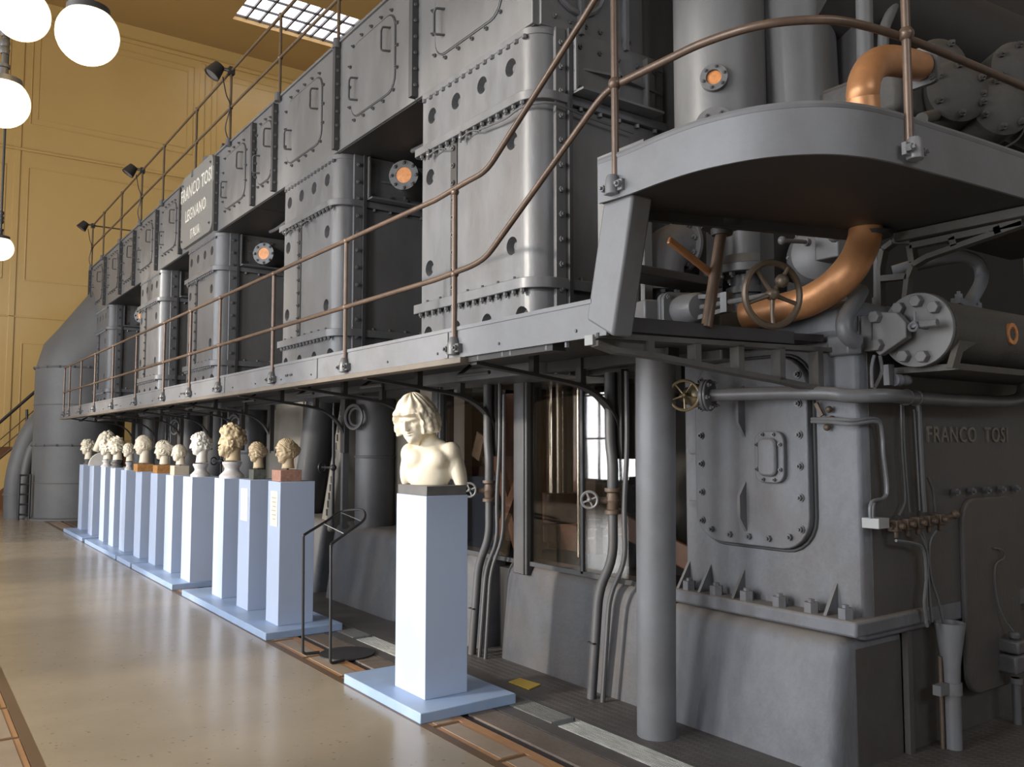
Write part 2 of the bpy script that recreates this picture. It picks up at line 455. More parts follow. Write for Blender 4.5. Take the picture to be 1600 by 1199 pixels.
# tiles with an orange edge along both borders of the polished floor
b = MB(); b.box(X_BORD, X_EDGE, Y0, WALL_Y, -0.1, -0.004); b.box(X_L - 0.33, X_L - 0.055, Y0, WALL_Y, -0.1, -0.004)
b.build('tile_bed', 'border', floor)
def tile_row(x0, x1, y_from, y_to, L, gap):
    proto = None; y = y_from
    m1 = None
    while y < y_to:
        if m1 is None:
            a = MB(); a.box(x0, x1, y, y + L - gap, -0.05, 0.0)
            t1 = a.build('tile_frame', 'tile_edge', floor, bev=0.0)
            c = MB(); c.box(x0 + 0.03, x1 - 0.03, y + 0.006, y + L - gap - 0.006, -0.04, 0.0025)
            t2 = c.build('tile', 'tile', t1)
        else:
            t1 = m1[0].copy(); COL.objects.link(t1); t1.location = (0, y - y_from, 0)
            t2 = m1[1].copy(); COL.objects.link(t2); t2.parent = t1; t2.location = (0, 0, 0)
        if m1 is None: m1 = (t1, t2)
        y += L
tile_row(X_BORD, X_TILE + 0.01, 0.45, 19.0, 0.62, 0.035)
tile_row(X_L - 0.32, X_L - 0.06, 2.2, 20.0, 0.62, 0.035)
b = MB(); b.box(X_TILE + 0.012, X_EDGE, Y0, WALL_Y, -0.05, 0.0); b.build('orange_band', 'tile_edge', floor)
b = MB(); b.box(X_EDGE, X_CH, Y0, WALL_Y, -0.1, -0.012); b.build('channel_strip', 'channel', floor)
b = MB(); b.box(X_CH, X_CON, Y0, WALL_Y, -0.1, 0.0); b.build('concrete_strip', 'concrete', floor)
b = MB(); b.box(X_CON + 0.012, X_GRV, Y0, WALL_Y, -0.1, 0.0); b.box(X_CON, X_CON + 0.012, Y0, WALL_Y, -0.1, -0.008)
b.build('grooved_strip', 'plate', floor)
y = 1.15
for i, (L, k) in enumerate([(2.68, 'worn'), (1.25, 'worn_d'), (1.3, 'worn'), (1.4, 'worn_d'), (1.4, 'worn_d'), (1.5, 'worn_d')]):
    b = MB(); b.box(X_WORN, X_PLATE - 0.006, y, y + L - 0.06, -0.05, 0.004)
    for q in range(11): b.box(X_WORN + 0.008 + q * 0.0138, X_WORN + 0.0125 + q * 0.0138, y + 0.01, y + L - 0.07, 0.003, 0.0055)
    b.build('threshold_plate', k, floor)
    y += L
b = MB(); b.box(X_WORN, X_PLATE, y, WALL_Y, -0.1, 0.0); b.build('grooved_strip', 'plate', floor)
# checker plate: sheets with real raised ribs near the camera
b = MB(); b.box(X_PLATE, RIGHT_X, Y0, WALL_Y, -0.1, 0.0); b.build('steel_sheet', 'plate', floor)
b = MB()
yy = 1.2
while yy < 6.2:
    xx = X_PLATE + 0.02 + (0.02 if int(yy * 1000) % 2 else 0)
    xe = 3.75 if yy > 2.5 else 5.4
    k = 0
    while xx < xe:
        d = 0.011 if k % 2 else -0.011
        b.add([(xx - 0.011, yy - d, 0.0), (xx - 0.011, yy - d + 0.005, 0.0), (xx + 0.011, yy + d + 0.005, 0), (xx + 0.011, yy + d, 0),
               (xx - 0.007, yy - d * .7 + 0.002, 0.0009), (xx + 0.007, yy + d * .7 + 0.002, 0.0009)],
              [(0, 1, 4), (1, 2, 5, 4), (2, 3, 5), (3, 0, 4, 5)])
        xx += 0.027; k += 1
    yy += 0.030
b.build('checker_rib', 'plate', floor, stuff=True, smooth=False)
b = MB(); b.box(X_PLATE, 3.6, 3.95, 3.955, 0, 0.0015); b.box(X_PLATE + 0.0, 3.6, 5.5, 5.505, 0, 0.0015); b.build('sheet_joint', 'worn_d', floor)

# back wall with raised panel frames
w = MB(); w.box(WIN_X - 0.3, RIGHT_X, WALL_Y, WALL_Y + 0.3, -0.1, CEIL_Z + 1)
wall_back = struct(w.build('wall_back', 'wall')); 
b = MB(); b.box(WIN_X, RIGHT_X, WALL_Y - 0.03, WALL_Y, 0, 1.45); b.build('dado', 'dado', wall_back)
def frame_on_wall(x0, x1, z0, z1, t=0.03, d=0.02):
    b = MB(); y = WALL_Y - d
    b.box(x0, x1, y, WALL_Y, z1 - t, z1); b.box(x0, x1, y, WALL_Y, z0, z0 + t)
    b.box(x0, x0 + t, y, WALL_Y, z0 + t, z1 - t); b.box(x1 - t, x1, y, WALL_Y, z0 + t, z1 - t)
    b.build('panel_frame', 'wall', wall_back, bev=0.01)
for k in range(-3, 4):
    xo = 2.29 + k * 4.3
    frame_on_wall(xo, xo + 3.85, 9.3, 11.75)
    frame_on_wall(xo + 0.16, xo + 3.69, 9.46, 11.59, 0.02, 0.014)
    frame_on_wall(xo, xo + 3.85, 5.45, 8.25)
    frame_on_wall(xo, xo + 3.85, 0.1 + 1.5, 3.95)
    b = MB(); b.box(xo + 4.0, xo + 4.14, WALL_Y - 0.03, WALL_Y, 1.45, 11.9); b.build('pilaster_strip', 'wall', wall_back, bev=0.012)
for z, t, d in ((8.62, 0.06, 0.07), (4.55, 0.04, 0.03), (11.95, 0.10, 0.08)):
    b = MB(); b.box(WIN_X, RIGHT_X, WALL_Y - d, WALL_Y, z, z + t); b.build('cornice_strip', 'wall', wall_back, bev=0.012)

# ceiling with skylight
SKX0, SKX1, SKY0, SKY1 = 6.56, 10.8, 19.75, 21.6
c = MB()
c.box(WIN_X - 0.3, SKX0, Y0, WALL_Y, CEIL_Z, CEIL_Z + 0.25)
c.box(SKX1, RIGHT_X, Y0, WALL_Y, CEIL_Z, CEIL_Z + 0.25)
c.box(SKX0, SKX1, SKY1, WALL_Y, CEIL_Z, CEIL_Z + 0.25)
c.box(SKX0, SKX1, Y0, SKY0, CEIL_Z, CEIL_Z + 0.25)
ceiling = struct(c.build('ceiling', 'ceil'))
sk = MB(); sk.box(SKX0 - .02, SKX1 + .02, SKY0 - .02, SKY1 + .02, CEIL_Z + 0.18, CEIL_Z + 0.2)
win1 = struct(sk.build('window_1', 'skyglass'))
nx, ny = 12, 3
for i in range(nx + 1):
    b = MB(); x = SKX0 + (SKX1 - SKX0) * i / nx; b.box(x - 0.022, x + 0.022, SKY0, SKY1, CEIL_Z + 0.10, CEIL_Z + 0.17); b.build('glazing_bar', 'iron', win1)
for j in range(ny + 1):
    b = MB(); yv = SKY0 + (SKY1 - SKY0) * j / ny; b.box(SKX0, SKX1, yv - 0.02, yv + 0.02, CEIL_Z + 0.11, CEIL_Z + 0.16); b.build('glazing_bar', 'iron', win1)

# left wall with tall windows (their daylight is what lights the machine)
WH0, WH1, WW = 0.55, 7.2, 2.4
w = MB(); edges = [Y0]
for wy in WIN_Y: edges += [wy - WW / 2, wy + WW / 2]
edges.append(WALL_Y + 0.3)
for i in range(0, len(edges), 2): w.box(WIN_X - 0.3, WIN_X, edges[i], edges[i + 1], -0.1, CEIL_Z + 1)
for wy in WIN_Y:
    w.box(WIN_X - 0.3, WIN_X, wy - WW / 2, wy + WW / 2, -0.1, WH0)
    w.box(WIN_X - 0.3, WIN_X, wy - WW / 2, wy + WW / 2, WH1, CEIL_Z + 1)
wall_left = struct(w.build('wall_left', 'wall_pale'))
for n, wy in enumerate(WIN_Y):
    f = MB(); x0, x1 = WIN_X - 0.2, WIN_X - 0.12
    f.box(x0, x1, wy - WW / 2, wy - WW / 2 + 0.08, WH0, WH1); f.box(x0, x1, wy + WW / 2 - 0.08, wy + WW / 2, WH0, WH1)
    f.box(x0, x1, wy - WW / 2, wy + WW / 2, WH0, WH0 + 0.08); f.box(x0, x1, wy - WW / 2, wy + WW / 2, WH1 - 0.08, WH1)
    wo = struct(f.build('window_%d' % (n + 2), 'iron'))
    for i in range(1, 3):
        b = MB(); yv = wy - WW / 2 + WW * i / 3; b.box(x0, x1 - 0.02, yv - 0.025, yv + 0.025, WH0, WH1); b.build('glazing_bar', 'iron', wo)
    for j in range(1, 6):
        b = MB(); z = WH0 + (WH1 - WH0) * j / 6; b.box(x0, x1 - 0.02, wy - WW / 2, wy + WW / 2, z - 0.025, z + 0.025); b.build('glazing_bar', 'iron', wo)
w = MB(); w.box(RIGHT_X, RIGHT_X + 0.3, Y0, WALL_Y, -0.1, CEIL_Z + 1); struct(w.build('wall_right', 'wall_pale'))
w = MB(); w.box(WIN_X - 0.3, RIGHT_X, Y0 - 0.3, Y0, -0.1, CEIL_Z + 1); struct(w.build('wall_front', 'wall_pale'))

f = MB(); yb_ = Y0 + 0.02                       # added frame and bars round the unseen fill lamp; wall is solid
f.box(-3.6, 7.6, yb_, yb_ + .1, 6.9, 7.0); f.box(-3.6, 7.6, yb_, yb_ + .1, 11.0, 11.1); f.box(-3.6, -3.5, yb_, yb_ + .1, 7.0, 11.0); f.box(7.5, 7.6, yb_, yb_ + .1, 7.0, 11.0)
wf = struct(f.build('window_%d' % (len(WIN_Y) + 2), 'iron'))
for i in range(1, 8):
    b = MB(); b.box(-3.5 + 11 * i / 8 - .03, -3.5 + 11 * i / 8 + .03, yb_, yb_ + .08, 7.0, 11.0); b.build('glazing_bar', 'iron', wf)
# ================================================================== the engine
XF = 3.2                                  # plane of the cylinder and casing fronts
ZB0, ZB1 = 4.24, 5.27                     # scavenge casing, bottom and top
ZU, ZL = 3.78, 2.56                       # upper and lower flange of a cylinder
engine = thing('diesel_engine', (4.4, 2.5, 0), 'huge dark grey marine diesel engine with bolted cylinder blocks filling the hall', 'engine')
CYL = [(4.24, 5.70), (7.25, 8.61), (10.93, 12.28), (13.85, 15.21), (17.97, 19.17)]
XBACK = 4.35

def block_outline(y0, y1, off=0.0, r=0.15, xb=None):
    xb = XBACK if xb is None else xb
    x0 = XF - off; a0, a1 = y0 - off, y1 + off; r = r + off
    pts = [(xb, a0)]
    for k in range(7):
        t = PI / 2 * k / 6
        pts.append((x0 + r - r * math.sin(t), a0 + r - r * math.cos(t)))
    rf = 0.03
    pts += [(x0, a1 - rf), (x0 + rf, a1), (xb, a1)]
    return pts
def prismz(pts, z0, z1):
    return [(x, y, z0) for x, y in pts], (0, 0, z1 - z0)

for ci, (y0, y1) in enumerate(CYL):
    det = ci < 3
    mb = MB(); mb.prism(*prismz(block_outline(y0, y1), 1.98, ZB0))
    blk = mb.build('cylinder_block', 'paint', engine)
    Ly = y1 - y0
    holes = []
    for k in range(4): holes.append((y0 + Ly * (0.18 + 0.235 * k), 4.03))
    holes += [(y0 + Ly * 0.17, 3.53), (y0 + Ly * 0.90, 3.56), (y0 + Ly * 0.17, 2.83), (y0 + Ly * 0.90, 2.86)]
    for k in range(4): holes.append((y0 + Ly * (0.10 + 0.27 * k), 2.36))
    c = MB(); pl = MB()
    for (hy, hz) in holes:
        c.tube([(XF - 0.02, hy, hz), (XF + 0.055, hy, hz)], [0.064, 0.052], 16)
        pl.lathe([(0.0, 0.03), (0.026, 0.028), (0.030, 0.018), (0.030, 0)], (XF + 0.054, hy - 0.012, hz), (-1, 0, 0), 8)
    cut(blk, c)
    pl.build('core_plug', 'bolt', blk, stuff=True)
    # flanges: two collars round the block and the joint under the casing
    yc = y0 + Ly * 0.66                    # vertical seam
    for (za, zb) in ((ZU - 0.035, ZU + 0.025), (ZL - 0.035, ZL + 0.035)):
        f = MB(); f.prism(*prismz(block_outline(y0, y1, 0.045), za, zb)); f.build('flange', 'paint', blk, bev=0.004)
    f = MB(); f.prism(*prismz(block_outline(y0, y1, 0.006), ZB0 - 0.05, ZB0)); f.build('flange', 'paint', blk, bev=0.004)
    # vertical seam with bolts, corner strip with bolts
    s = MB(); s.box(XF - 0.008, XF + 0.02, yc - 0.042, yc + 0.042, ZL + 0.03, ZU - 0.03); s.build('seam_strip', 'darkpaint', blk)
    s = MB(); s.box(XF + 0.15, XF + 0.235, y0 - 0.028, y0 + 0.02, 1.98, ZB0); s.build('corner_strip', 'paint', blk, bev=0.004)
    s = MB(); s.box(XF + 0.235, XF + 0.265, y0 - 0.06, y0 + 0.02, 1.98, ZB0); s.build('corner_rib', 'seam', blk)
    bo = MB()
    n = 15 if det else 12
    for k in range(n):
        yy = y0 + 0.10 + (Ly - 0.16) * k / (n - 1)
        for z, r in ((ZU - 0.035, .017), (ZL - 0.035, .017)):
            bo.tube([(XF - 0.022, yy, z - 0.022), (XF - 0.022, yy, z)], r, 6)
            bo.tube([(XF - 0.022, yy, z - 0.034), (XF - 0.022, yy, z)], r * .55, 6)
        bo.tube([(XF - 0.004, yy, ZB0 - 0.075), (XF - 0.004, yy, ZB0 - 0.05)], .018, 6)
        if k % 2: bo.tube([(XF - 0.022, yy, ZL + 0.035), (XF - 0.022, yy, ZL + 0.055)], .011, 6)
    nz = 9
    for k in range(nz):
        z = ZL + 0.10 + (ZU - ZL - 0.2) * k / (nz - 1)
        bo.bolt((XF - 0.008, yc, z), (-1, 0, 0), 0.020, 0.014)
    for k in range(13):
        z = 2.2 + (4.14 - 2.2) * k / 12
        bo.bolt((XF + 0.19, y0 - 0.028, z), (0, -1, 0), 0.020, 0.016)
    # side face: flange bolts, upper panel with a cross of ribs
    for k in range(5):
        x = XF + 0.36 + 0.17 * k
        bo.tube([(x, y0 - 0.025, ZU - 0.06), (x, y0 - 0.025, ZU - 0.03)], .018, 6)
        bo.tube([(x, y0 - 0.025, ZL + 0.03), (x, y0 - 0.025, ZL + 0.055)], .015, 6)
        for z in (3.88, 4.16):
            bo.bolt((x, y0 - 0.02, z), (0, -1, 0), 0.018, 0.016)
    bo.build('flange_bolts', 'bolt', blk, stuff=True)
    p = MB(); p.box(XF + 0.28, XBACK - 0.1, y0 - 0.022, y0 + 0.01, ZU + 0.03, ZB0 + 0.02); p.build('side_panel', 'casing', blk, bev=0.003)
    xm = XF + 0.68; zm = 4.02
    rb = MB()
    rb.prism([(xm - 0.008, y0 - 0.02, zm - 0.17), (xm - 0.008, y0 - 0.075, zm - 0.02), (xm - 0.008, y0 - 0.075, zm + 0.02), (xm - 0.008, y0 - 0.02, zm + 0.17)], (0.016, 0, 0))
    rb.prism([(xm - 0.30, y0 - 0.02, zm - 0.008), (xm - 0.03, y0 - 0.075, zm - 0.008), (xm + 0.03, y0 - 0.075, zm - 0.008), (xm + 0.45, y0 - 0.02, zm - 0.008)], (0, 0, 0.016))
    rb.build('cross_rib', 'paint', blk)
    p = MB(); p.box(XF + 0.27, XBACK - 0.15, y0 - 0.16, y0 - 0.02, ZU + 0.03, ZU + 0.045); p.box(XF + 0.27, XF + 0.285, y0 - 0.09, y0 - 0.02, ZU + 0.04, ZB0 - 0.02); p.box(XF + 0.93, XF + 0.945, y0 - 0.07, y0 - 0.02, ZU + 0.04, ZB0 - 0.02); p.build('panel_ledge', 'paint', blk)
    # tapering lower side plate
    p = MB(); p.prism([(XF + 0.28, y0 - 0.012, ZL + 0.03), (XF + 0.95, y0 - 0.012, ZL + 0.03), (XF + 1.10, y0 - 0.012, ZU - 0.04), (XF + 0.28, y0 - 0.012, ZU - 0.04)], (0, 0.02, 0))
    p.build('side_plate', 'casing', blk)

# small drip taps and tubes under the upper flanges
for ci, (y0, y1) in enumerate(CYL[:4]):
    Ly = y1 - y0
    for fy in (0.55, 0.86):
        t = MB(); yy = y0 + Ly * fy
        t.sphere((XF - 0.045, yy, ZU - 0.075), 0.022, 8, 6)
        t.cyl((XF - 0.05, yy, ZU - 0.03), (XF - 0.05, yy, ZU - 0.11), 0.008, n=6)
        t.tube(smooth_path([(XF - 0.05, yy, ZU - 0.08), (XF - 0.045, yy - 0.12, ZU - 0.065), (XF - 0.05, yy - 0.25, ZU - 0.10)], 4), 0.006, 6)
        t.build('drip_tap', 'bolt', engine)
t = MB(); t.tube(smooth_path([(XF - .05, 4.80, 3.69), (XF - .05, 4.5, 3.67), (XF - .03, 4.33, 3.70), (XF + .1, 4.19, 3.71), (XF + .4, 4.18, 3.68), (XF + .8, 4.18, 3.66)], 4), 0.008, 6)
t.build('drip_tube', 'bolt', engine)

# scavenge casing along the top: separate bolted boxes with inspection doors
BX = [4.257, 5.805, 7.277, 8.89, 9.578, 10.99, 12.678, 14.106, 15.706, 16.814, 18.30, 19.955]
def handle(mb, y, z, h=0.20, d=0.055, x=XF - 0.02, side=1):
    w = 0.075 * side
    mb.tube(fillet([(x + 0.015, y + w, z + h / 2), (x - d, y + w * .4, z + h / 2), (x - d, y, z + h / 2 - 0.02), (x - d, y, z - h / 2 + 0.02), (x - d, y + w * .4, z - h / 2), (x + 0.015, y + w, z - h / 2)], 0.02, 3), 0.0095, 7)
for i in range(len(BX) - 1):
    y0, y1 = BX[i], BX[i + 1]
    mb = MB(); mb.box(XF, 5.6, y0 + 0.004, y1 - 0.004, ZB0, ZB1)
    box = mb.build('casing_box', 'casing', engine, bev=0.006)
    r = MB(); r.box(XF - 0.055, XF + 0.02, y1 - 0.05, y1 + 0.005, ZB0 + 0.01, ZB1 - 0.06); r.build('joint_rib', 'seam', box)
    r = MB(); r.box(XF - 0.02, XF + 0.02, y0, y1, ZB1 - 0.012, ZB1 + 0.012); r.build('top_lip', 'casing', box)
    bo = MB()
    for k in range(7): bo.bolt((XF - 0.03, y1 - 0.05, ZB0 + 0.1 + 0.13 * k), (0, -1, 0), 0.014, 0.012, False)
    if i == 5:
        np_ = MB(); poly = rrect(1.50, 1.02, 0.13, 4); yc, zc = (y0 + y1) / 2 - 0.03, (ZB0 + ZB1) / 2 + 0.03
        poly = [(a, bb) for a, bb in poly]
        np_.prism([(XF - 0.05, yc - a, zc + bb) for a, bb in poly], (0.055, 0, 0))
        plate = np_.build('nameplate', 'nameplate', box, bev=0.006)
        for txt, zz, sz, sp in (('FRANCO TOSI', zc + 0.22, 0.26, 1.05), ('LEGNANO', zc - 0.10, 0.23, 1.08), ('ITALIA', zc - 0.37, 0.18, 1.0)):
            text_mesh('letter', txt, sz, 0.03, 'letters', box, (XF - 0.056, yc - 0.05, zz - 0.08), (0, -1, 0), (0, 0, 1), sp, 0.86)
        for dy, dz in ((.66, .40), (-.66, .40), (.66, -.40), (-.66, -.40)): bo.bolt((XF - 0.05, yc + dy, zc + dz), (-1, 0, 0), 0.018, 0.012)
        bo.build('casing_bolts', 'bolt', box, stuff=True)
        continue
    w = (y1 - y0) * 0.555; yc = y0 + (y1 - y0) * 0.505; zc = 4.78; h = 0.66
    small = (y1 - y0) < 1.2
    if small: w = (y1 - y0) * 0.64
    rr = rrect(w, h, 0.13, 5)
    d = MB(); d.prism([(XF - 0.014, yc - a, zc + bb) for a, bb in rr], (0.02, 0, 0)); d.build('inspection_door', 'casing', box, bev=0.004)
    g = MB(); g.tube([(XF - 0.004, yc - a * 1.0, zc + bb * 1.0) for a, bb in rrect(w + 0.012, h + 0.012, 0.13, 5)], 0.007, 5, closed=True); g.build('door_gasket', 'seam', box)
    for a, bb in along(rrect(w + 0.085, h + 0.085, 0.16, 5), 0.185 if not small else 0.16):
        bo.bolt((XF - 0.001, yc - a, zc + bb), (-1, 0, 0), 0.0145, 0.018)
    bo.build('casing_bolts', 'bolt', box, stuff=True)
    hn = MB(); handle(hn, yc - w * 0.36, zc + 0.11, side=-1 if False else -0.7); hn.build('door_handle', 'seam', box)
    hn = MB(); handle(hn, yc + w * 0.40, zc - 0.10, side=-0.7); hn.build('door_handle', 'seam', box)
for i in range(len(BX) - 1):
    b = MB(); b.box(XF + 0.02, 5.6, BX[i] + .01, BX[i + 1] - .01, ZB0 - 0.006, ZB0 - 0.0005); b.build('casing_underside', 'darkpaint', engine)  # thin sheet, darker than the casing, under each box
# end face of the casing: ribs and bolts
b = MB(); b.box(XF + 0.05, 4.15, 4.235, 4.27, ZB0, 5.9); b.build('end_panel', 'casing', engine, bev=0.004)
b = MB()
for x in (3.55, 3.95): b.box(x, x + 0.03, 4.19, 4.25, ZB0, 5.8)
b.torus((3.55, 4.22, 4.62), (0, 1, 0), 0.23, 0.02, 20, 6); b.build('end_rib', 'paint', engine)
b = MB()
for k in range(6): b.bolt((3.36 + 0.13 * k, 4.235, ZB0 + 0.08), (0, -1, 0), 0.018, 0.016)
b.build('end_bolts', 'bolt', engine, stuff=True)

# things in the gaps between the cylinders: stiffener plates, sight glass pipes
for gi in range(4):
    ya = CYL[gi][1]; yb = CYL[gi + 1][0]                   # gap ya..yb
    uu, vv = ((632, 275), (413, 397), (None, None), (None, None))[gi]
    pc = PX(uu, vv, XF + 0.53) if uu else V3((XF + 0.55, yb - 0.30, 4.02))
    ax = V3((-0.70, -0.72, 0)).normalized()
    p = MB(); p.cyl(pc - ax * 0.9, pc, 0.135, n=24); p.lathe([(0.135, -0.03), (0.14, 0), (0.14, 0.03), (0.075, 0.03), (0.075, 0.02)], pc, ax, 24)
    sp = p.build('sight_pipe', 'bolt', engine)
    d = MB(); d.lathe([(0.078, 0.0), (0.078, 0.024), (0.0, 0.026)], pc, ax, 20); d.build('sight_disc', 'sight', sp)
    d = MB(); _, a_, b_ = frame_of(ax)
    for k in range(8): d.bolt(pc + ax * 0.03 + (a_ * math.cos(k * PI / 4) + b_ * math.sin(k * PI / 4)) * 0.118, ax, 0.019, 0.018)
    d.build('sight_bolts', 'bolt', sp, stuff=True)
    q = MB(); q.tube(fillet([(XF + 0.30, ya + 0.16, 2.1), (XF + 0.30, ya + 0.16, 2.75), (XF + 0.45, ya + 0.02, 2.8)], 0.12, 6), 0.035, 10)
    q.tube([(XF + 0.5, ya + 0.3, 2.1), (XF + 0.5, ya + 0.3, 4.2)], 0.05, 10); q.build('gap_pipe', 'paint', engine)
    q = MB(); q.tube(fillet([(XF + 0.50, yb - 0.5, 4.20), (XF + 0.45, yb - 0.9, 4.15), (XF + 0.40, ya + 0.1, 4.22)], .2, 4), 0.02, 8); q.build('gap_pipe', 'paint', engine)
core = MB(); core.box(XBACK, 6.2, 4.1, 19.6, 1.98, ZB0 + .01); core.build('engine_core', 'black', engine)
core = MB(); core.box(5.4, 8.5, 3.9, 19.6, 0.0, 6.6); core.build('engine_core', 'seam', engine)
# ================================================================== gangway along the engine
YN, YF = 2.87, 18.25
walk = thing('gangway', (2.5, 10.5, 2.02), 'long grey steel gangway with a plain fascia running along the engine above the busts', 'walkway')
b = MB(); b.box(2.50, 2.515, YN - .075, YF, 2.02, 2.19); b.box(2.494, 2.52, YN + .02, YF, 2.172, 2.192); b.build('fascia', 'deckpaint', walk)
b = MB(); b.box(2.47, 2.56, 3.95, YF, 1.985, 2.018); b.build('fascia_angle', 'angle', walk, bev=0.003)
b = MB(); b.prism([(2.515, YN, 2.055), (3.75, 2.57, 2.055), (3.75, 3.6, 2.055), (3.62, 3.9, 2.055), (3.62, YF, 2.055), (2.515, YF, 2.055)], (0, 0, 0.035)); b.build('deck_plate', 'darkpaint', walk)
b = MB(); b.box(2.52, 2.6, 3.2, YF, 1.99, 2.055); b.box(3.3, 3.38, 3.2, YF, 1.99, 2.055); b.build('deck_joist', 'darkpaint', walk)
b = MB()
for yy in (4.05, 6.55, 9.7, 13.2, 16.0): 
    for k in range(4): b.bolt((2.5, yy - 0.06 + 0.035 * k + (0.02 if k > 1 else 0), 2.085), (-1, 0, 0), 0.010, 0.009, False)
for yy in np.arange(3.0, 18.0, 0.62): b.bolt((2.5, yy, 2.06), (-1, 0, 0), 0.008, 0.007, False)
for yy in (3.1, 3.25, 3.55, 3.62, 3.85): b.tube([(2.53, yy, 1.995), (2.53, yy, 2.03)], 0.013, 6)
b.build('fascia_bolts', 'bolt', walk, stuff=True)
b = MB(); b.box(2.493, 2.50, 4.12, 4.16, 2.025, 2.17); b.box(2.493, 2.50, 5.98, 6.03, 2.025, 2.17); b.box(2.493, 2.50, 8.20, 8.25, 2.025, 2.17); b.build('fascia_stiffener', 'deckpaint', walk)
# diagonal end beam, bracket and leg at the near end
E0, E1 = V3((2.50, 2.862, 0)), V3((3.62, 2.585, 0)); ED = (E1 - E0).normalized(); EN = V3((ED.y, -ED.x, 0))
def ept(t, z, off=0.0): return E0 + ED * t + EN * off + V3((0, 0, z))
LEN = (E1 - E0).length
b = MB(); b.hexa([ept(0.02, 2.048, .012), ept(1.08, 2.03, .012), ept(1.08, 2.03, -.03), ept(0.02, 2.048, -.03), ept(0.02, 2.12, .012), ept(1.08, 2.092, .012), ept(1.08, 2.092, -.03), ept(0.02, 2.12, -.03)])
b.build('end_beam', 'darkpaint', walk, bev=0.004)
b = MB()
b.hexa([ept(0.0, 2.012, .02), ept(1.32, 2.000, .02), ept(1.32, 2.000, -.05), ept(0, 2.012, -.05), ept(0.0, 2.036, .02), ept(1.32, 2.022, .02), ept(1.32, 2.022, -.05), ept(0, 2.036, -.05)])
low = [(0.0, 1.99), (0.10, 1.962), (0.30, 1.945), (0.65, 1.897), (1.0, 1.852), (1.32, 1.80)]
for (t0, z0), (t1, z1) in zip(low, low[1:]):
    b.hexa([ept(t0, z0 - .012, .02), ept(t1, z1 - .012, .02), ept(t1, z1 - .012, -.05), ept(t0, z0 - .012, -.05), ept(t0, z0 + .012, .02), ept(t1, z1 + .012, .02), ept(t1, z1 + .012, -.05), ept(t0, z0 + .012, -.05)])
def lowz(t):
    for (t0, z0), (t1, z1) in zip(low, low[1:]):
        if t0 <= t <= t1: return z0 + (z1 - z0) * (t - t0) / (t1 - t0)
for t in (0.27, 0.52, 0.76, 1.0, 1.23):
    b.hexa([ept(t - .016, lowz(t), .02), ept(t + .016, lowz(t), .02), ept(t + .016, lowz(t), -.05), ept(t - .016, lowz(t), -.05), ept(t - .016, 2.012, .02), ept(t + .016, 2.012, .02), ept(t + .016, 2.012, -.05), ept(t - .016, 2.012, -.05)])
b.hexa([ept(0.0, 1.985, -.005), ept(.27, 1.955, -.005), ept(.27, 1.955, -.02), ept(0, 1.985, -.02), ept(0, 2.012, -.005), ept(.27, 2.012, -.005), ept(.27, 2.012, -.02), ept(0, 2.012, -.02)])
b.build('cast_bracket', 'dusty_dark', walk)
b = MB(); b.box(2.49, 2.53, 2.875, 2.93, 1.985, 2.03); b.build('bracket_lug', 'white', walk)

# curved cantilever brackets carrying the gangway
for u in (970, 777, 650, 541, 425, 380, 330, 285, 245, 210):
    e = PX(u, 665, 3.62); yy = e.y
    arc = [V3((3.62, yy, 1.50)), V3((3.60, yy, 1.62)), V3((3.50, yy, 1.78)), V3((3.32, yy, 1.88)), V3((3.0, yy, 1.93)), V3((2.54, yy, 1.985))]
    pts = smooth_path(arc, 5)
    b = MB()
    for p, q in zip(pts, pts[1:]): b.bar(p, q, 0.06, 0.02, (0, 1, 0) if False else (1, 0, 1))
    for x, z in ((2.95, 1.93), (3.3, 1.885)): b.box(x - 0.02, x + 0.02, yy - 0.025, yy + 0.025, z, 2.10)
    b.box(3.58, 3.63, yy - 0.05, yy + 0.05, 1.45, 2.0)
    b.tube([(2.75, yy + 0.16, 1.955), (2.75, yy + .5, 1.955), (2.9, yy + .6, 2.03)], 0.012, 6)
    b.build('curved_bracket', 'darkpaint', walk)

# ================================================================== raised platform round the end of the engine
plat = thing('end_platform', (3.2, 2.2, 2.6), 'grey rounded platform with a rolled top edge at the near end of the engine', 'platform')
edge = [(2.475, 2.80), (2.485, 2.62), (2.475, 2.40), (2.49, 2.20), (2.56, 2.00), (2.68, 1.86), (2.82, 1.785), (3.0, 1.745), (3.25, 1.725), (3.6, 1.70), (4.2, 1.67), (5.2, 1.64)]
ep = [p.xy for p in smooth_path([(x, y, 0) for x, y in edge], 5)]
back = [(5.2, 2.32), (4.13, 2.32), (3.81, 2.456), (3.09, 2.71), (2.62, 2.83)]
b = MB(); b.prism([(p[0] + .004, p[1] + .004, 2.605) for p in ep] + [(x, y, 2.605) for x, y in back], (0, 0, 0.02)); b.build('platform_plate', 'darkpaint', plat)
vs = []; fs = []
for i, p in enumerate(ep):
    d = (ep[min(i + 1, len(ep) - 1)] - ep[max(i - 1, 0)]).normalized(); nn = V3((d.y, -d.x, 0)).xy * -1
    for off, z in ((0, 2.60), (0, 2.775), (-0.012, 2.775), (-0.012, 2.60)):
        vs.append((p.x + nn.x * off, p.y + nn.y * off, z))
for i in range(len(ep) - 1):
    for k in range(4): fs.append((i * 4 + k, i * 4 + (k + 1) % 4, (i + 1) * 4 + (k + 1) % 4, (i + 1) * 4 + k))
b = MB(); b.add(vs, fs); b.build('platform_fascia', 'deckpaint', plat)
b = MB(); b.tube([(p.x, p.y, 2.788) for p in ep], 0.0165, 8); b.build('rolled_edge', 'deckpaint', plat)
b = MB()
def ep_at(y_or_i): return ep[y_or_i]
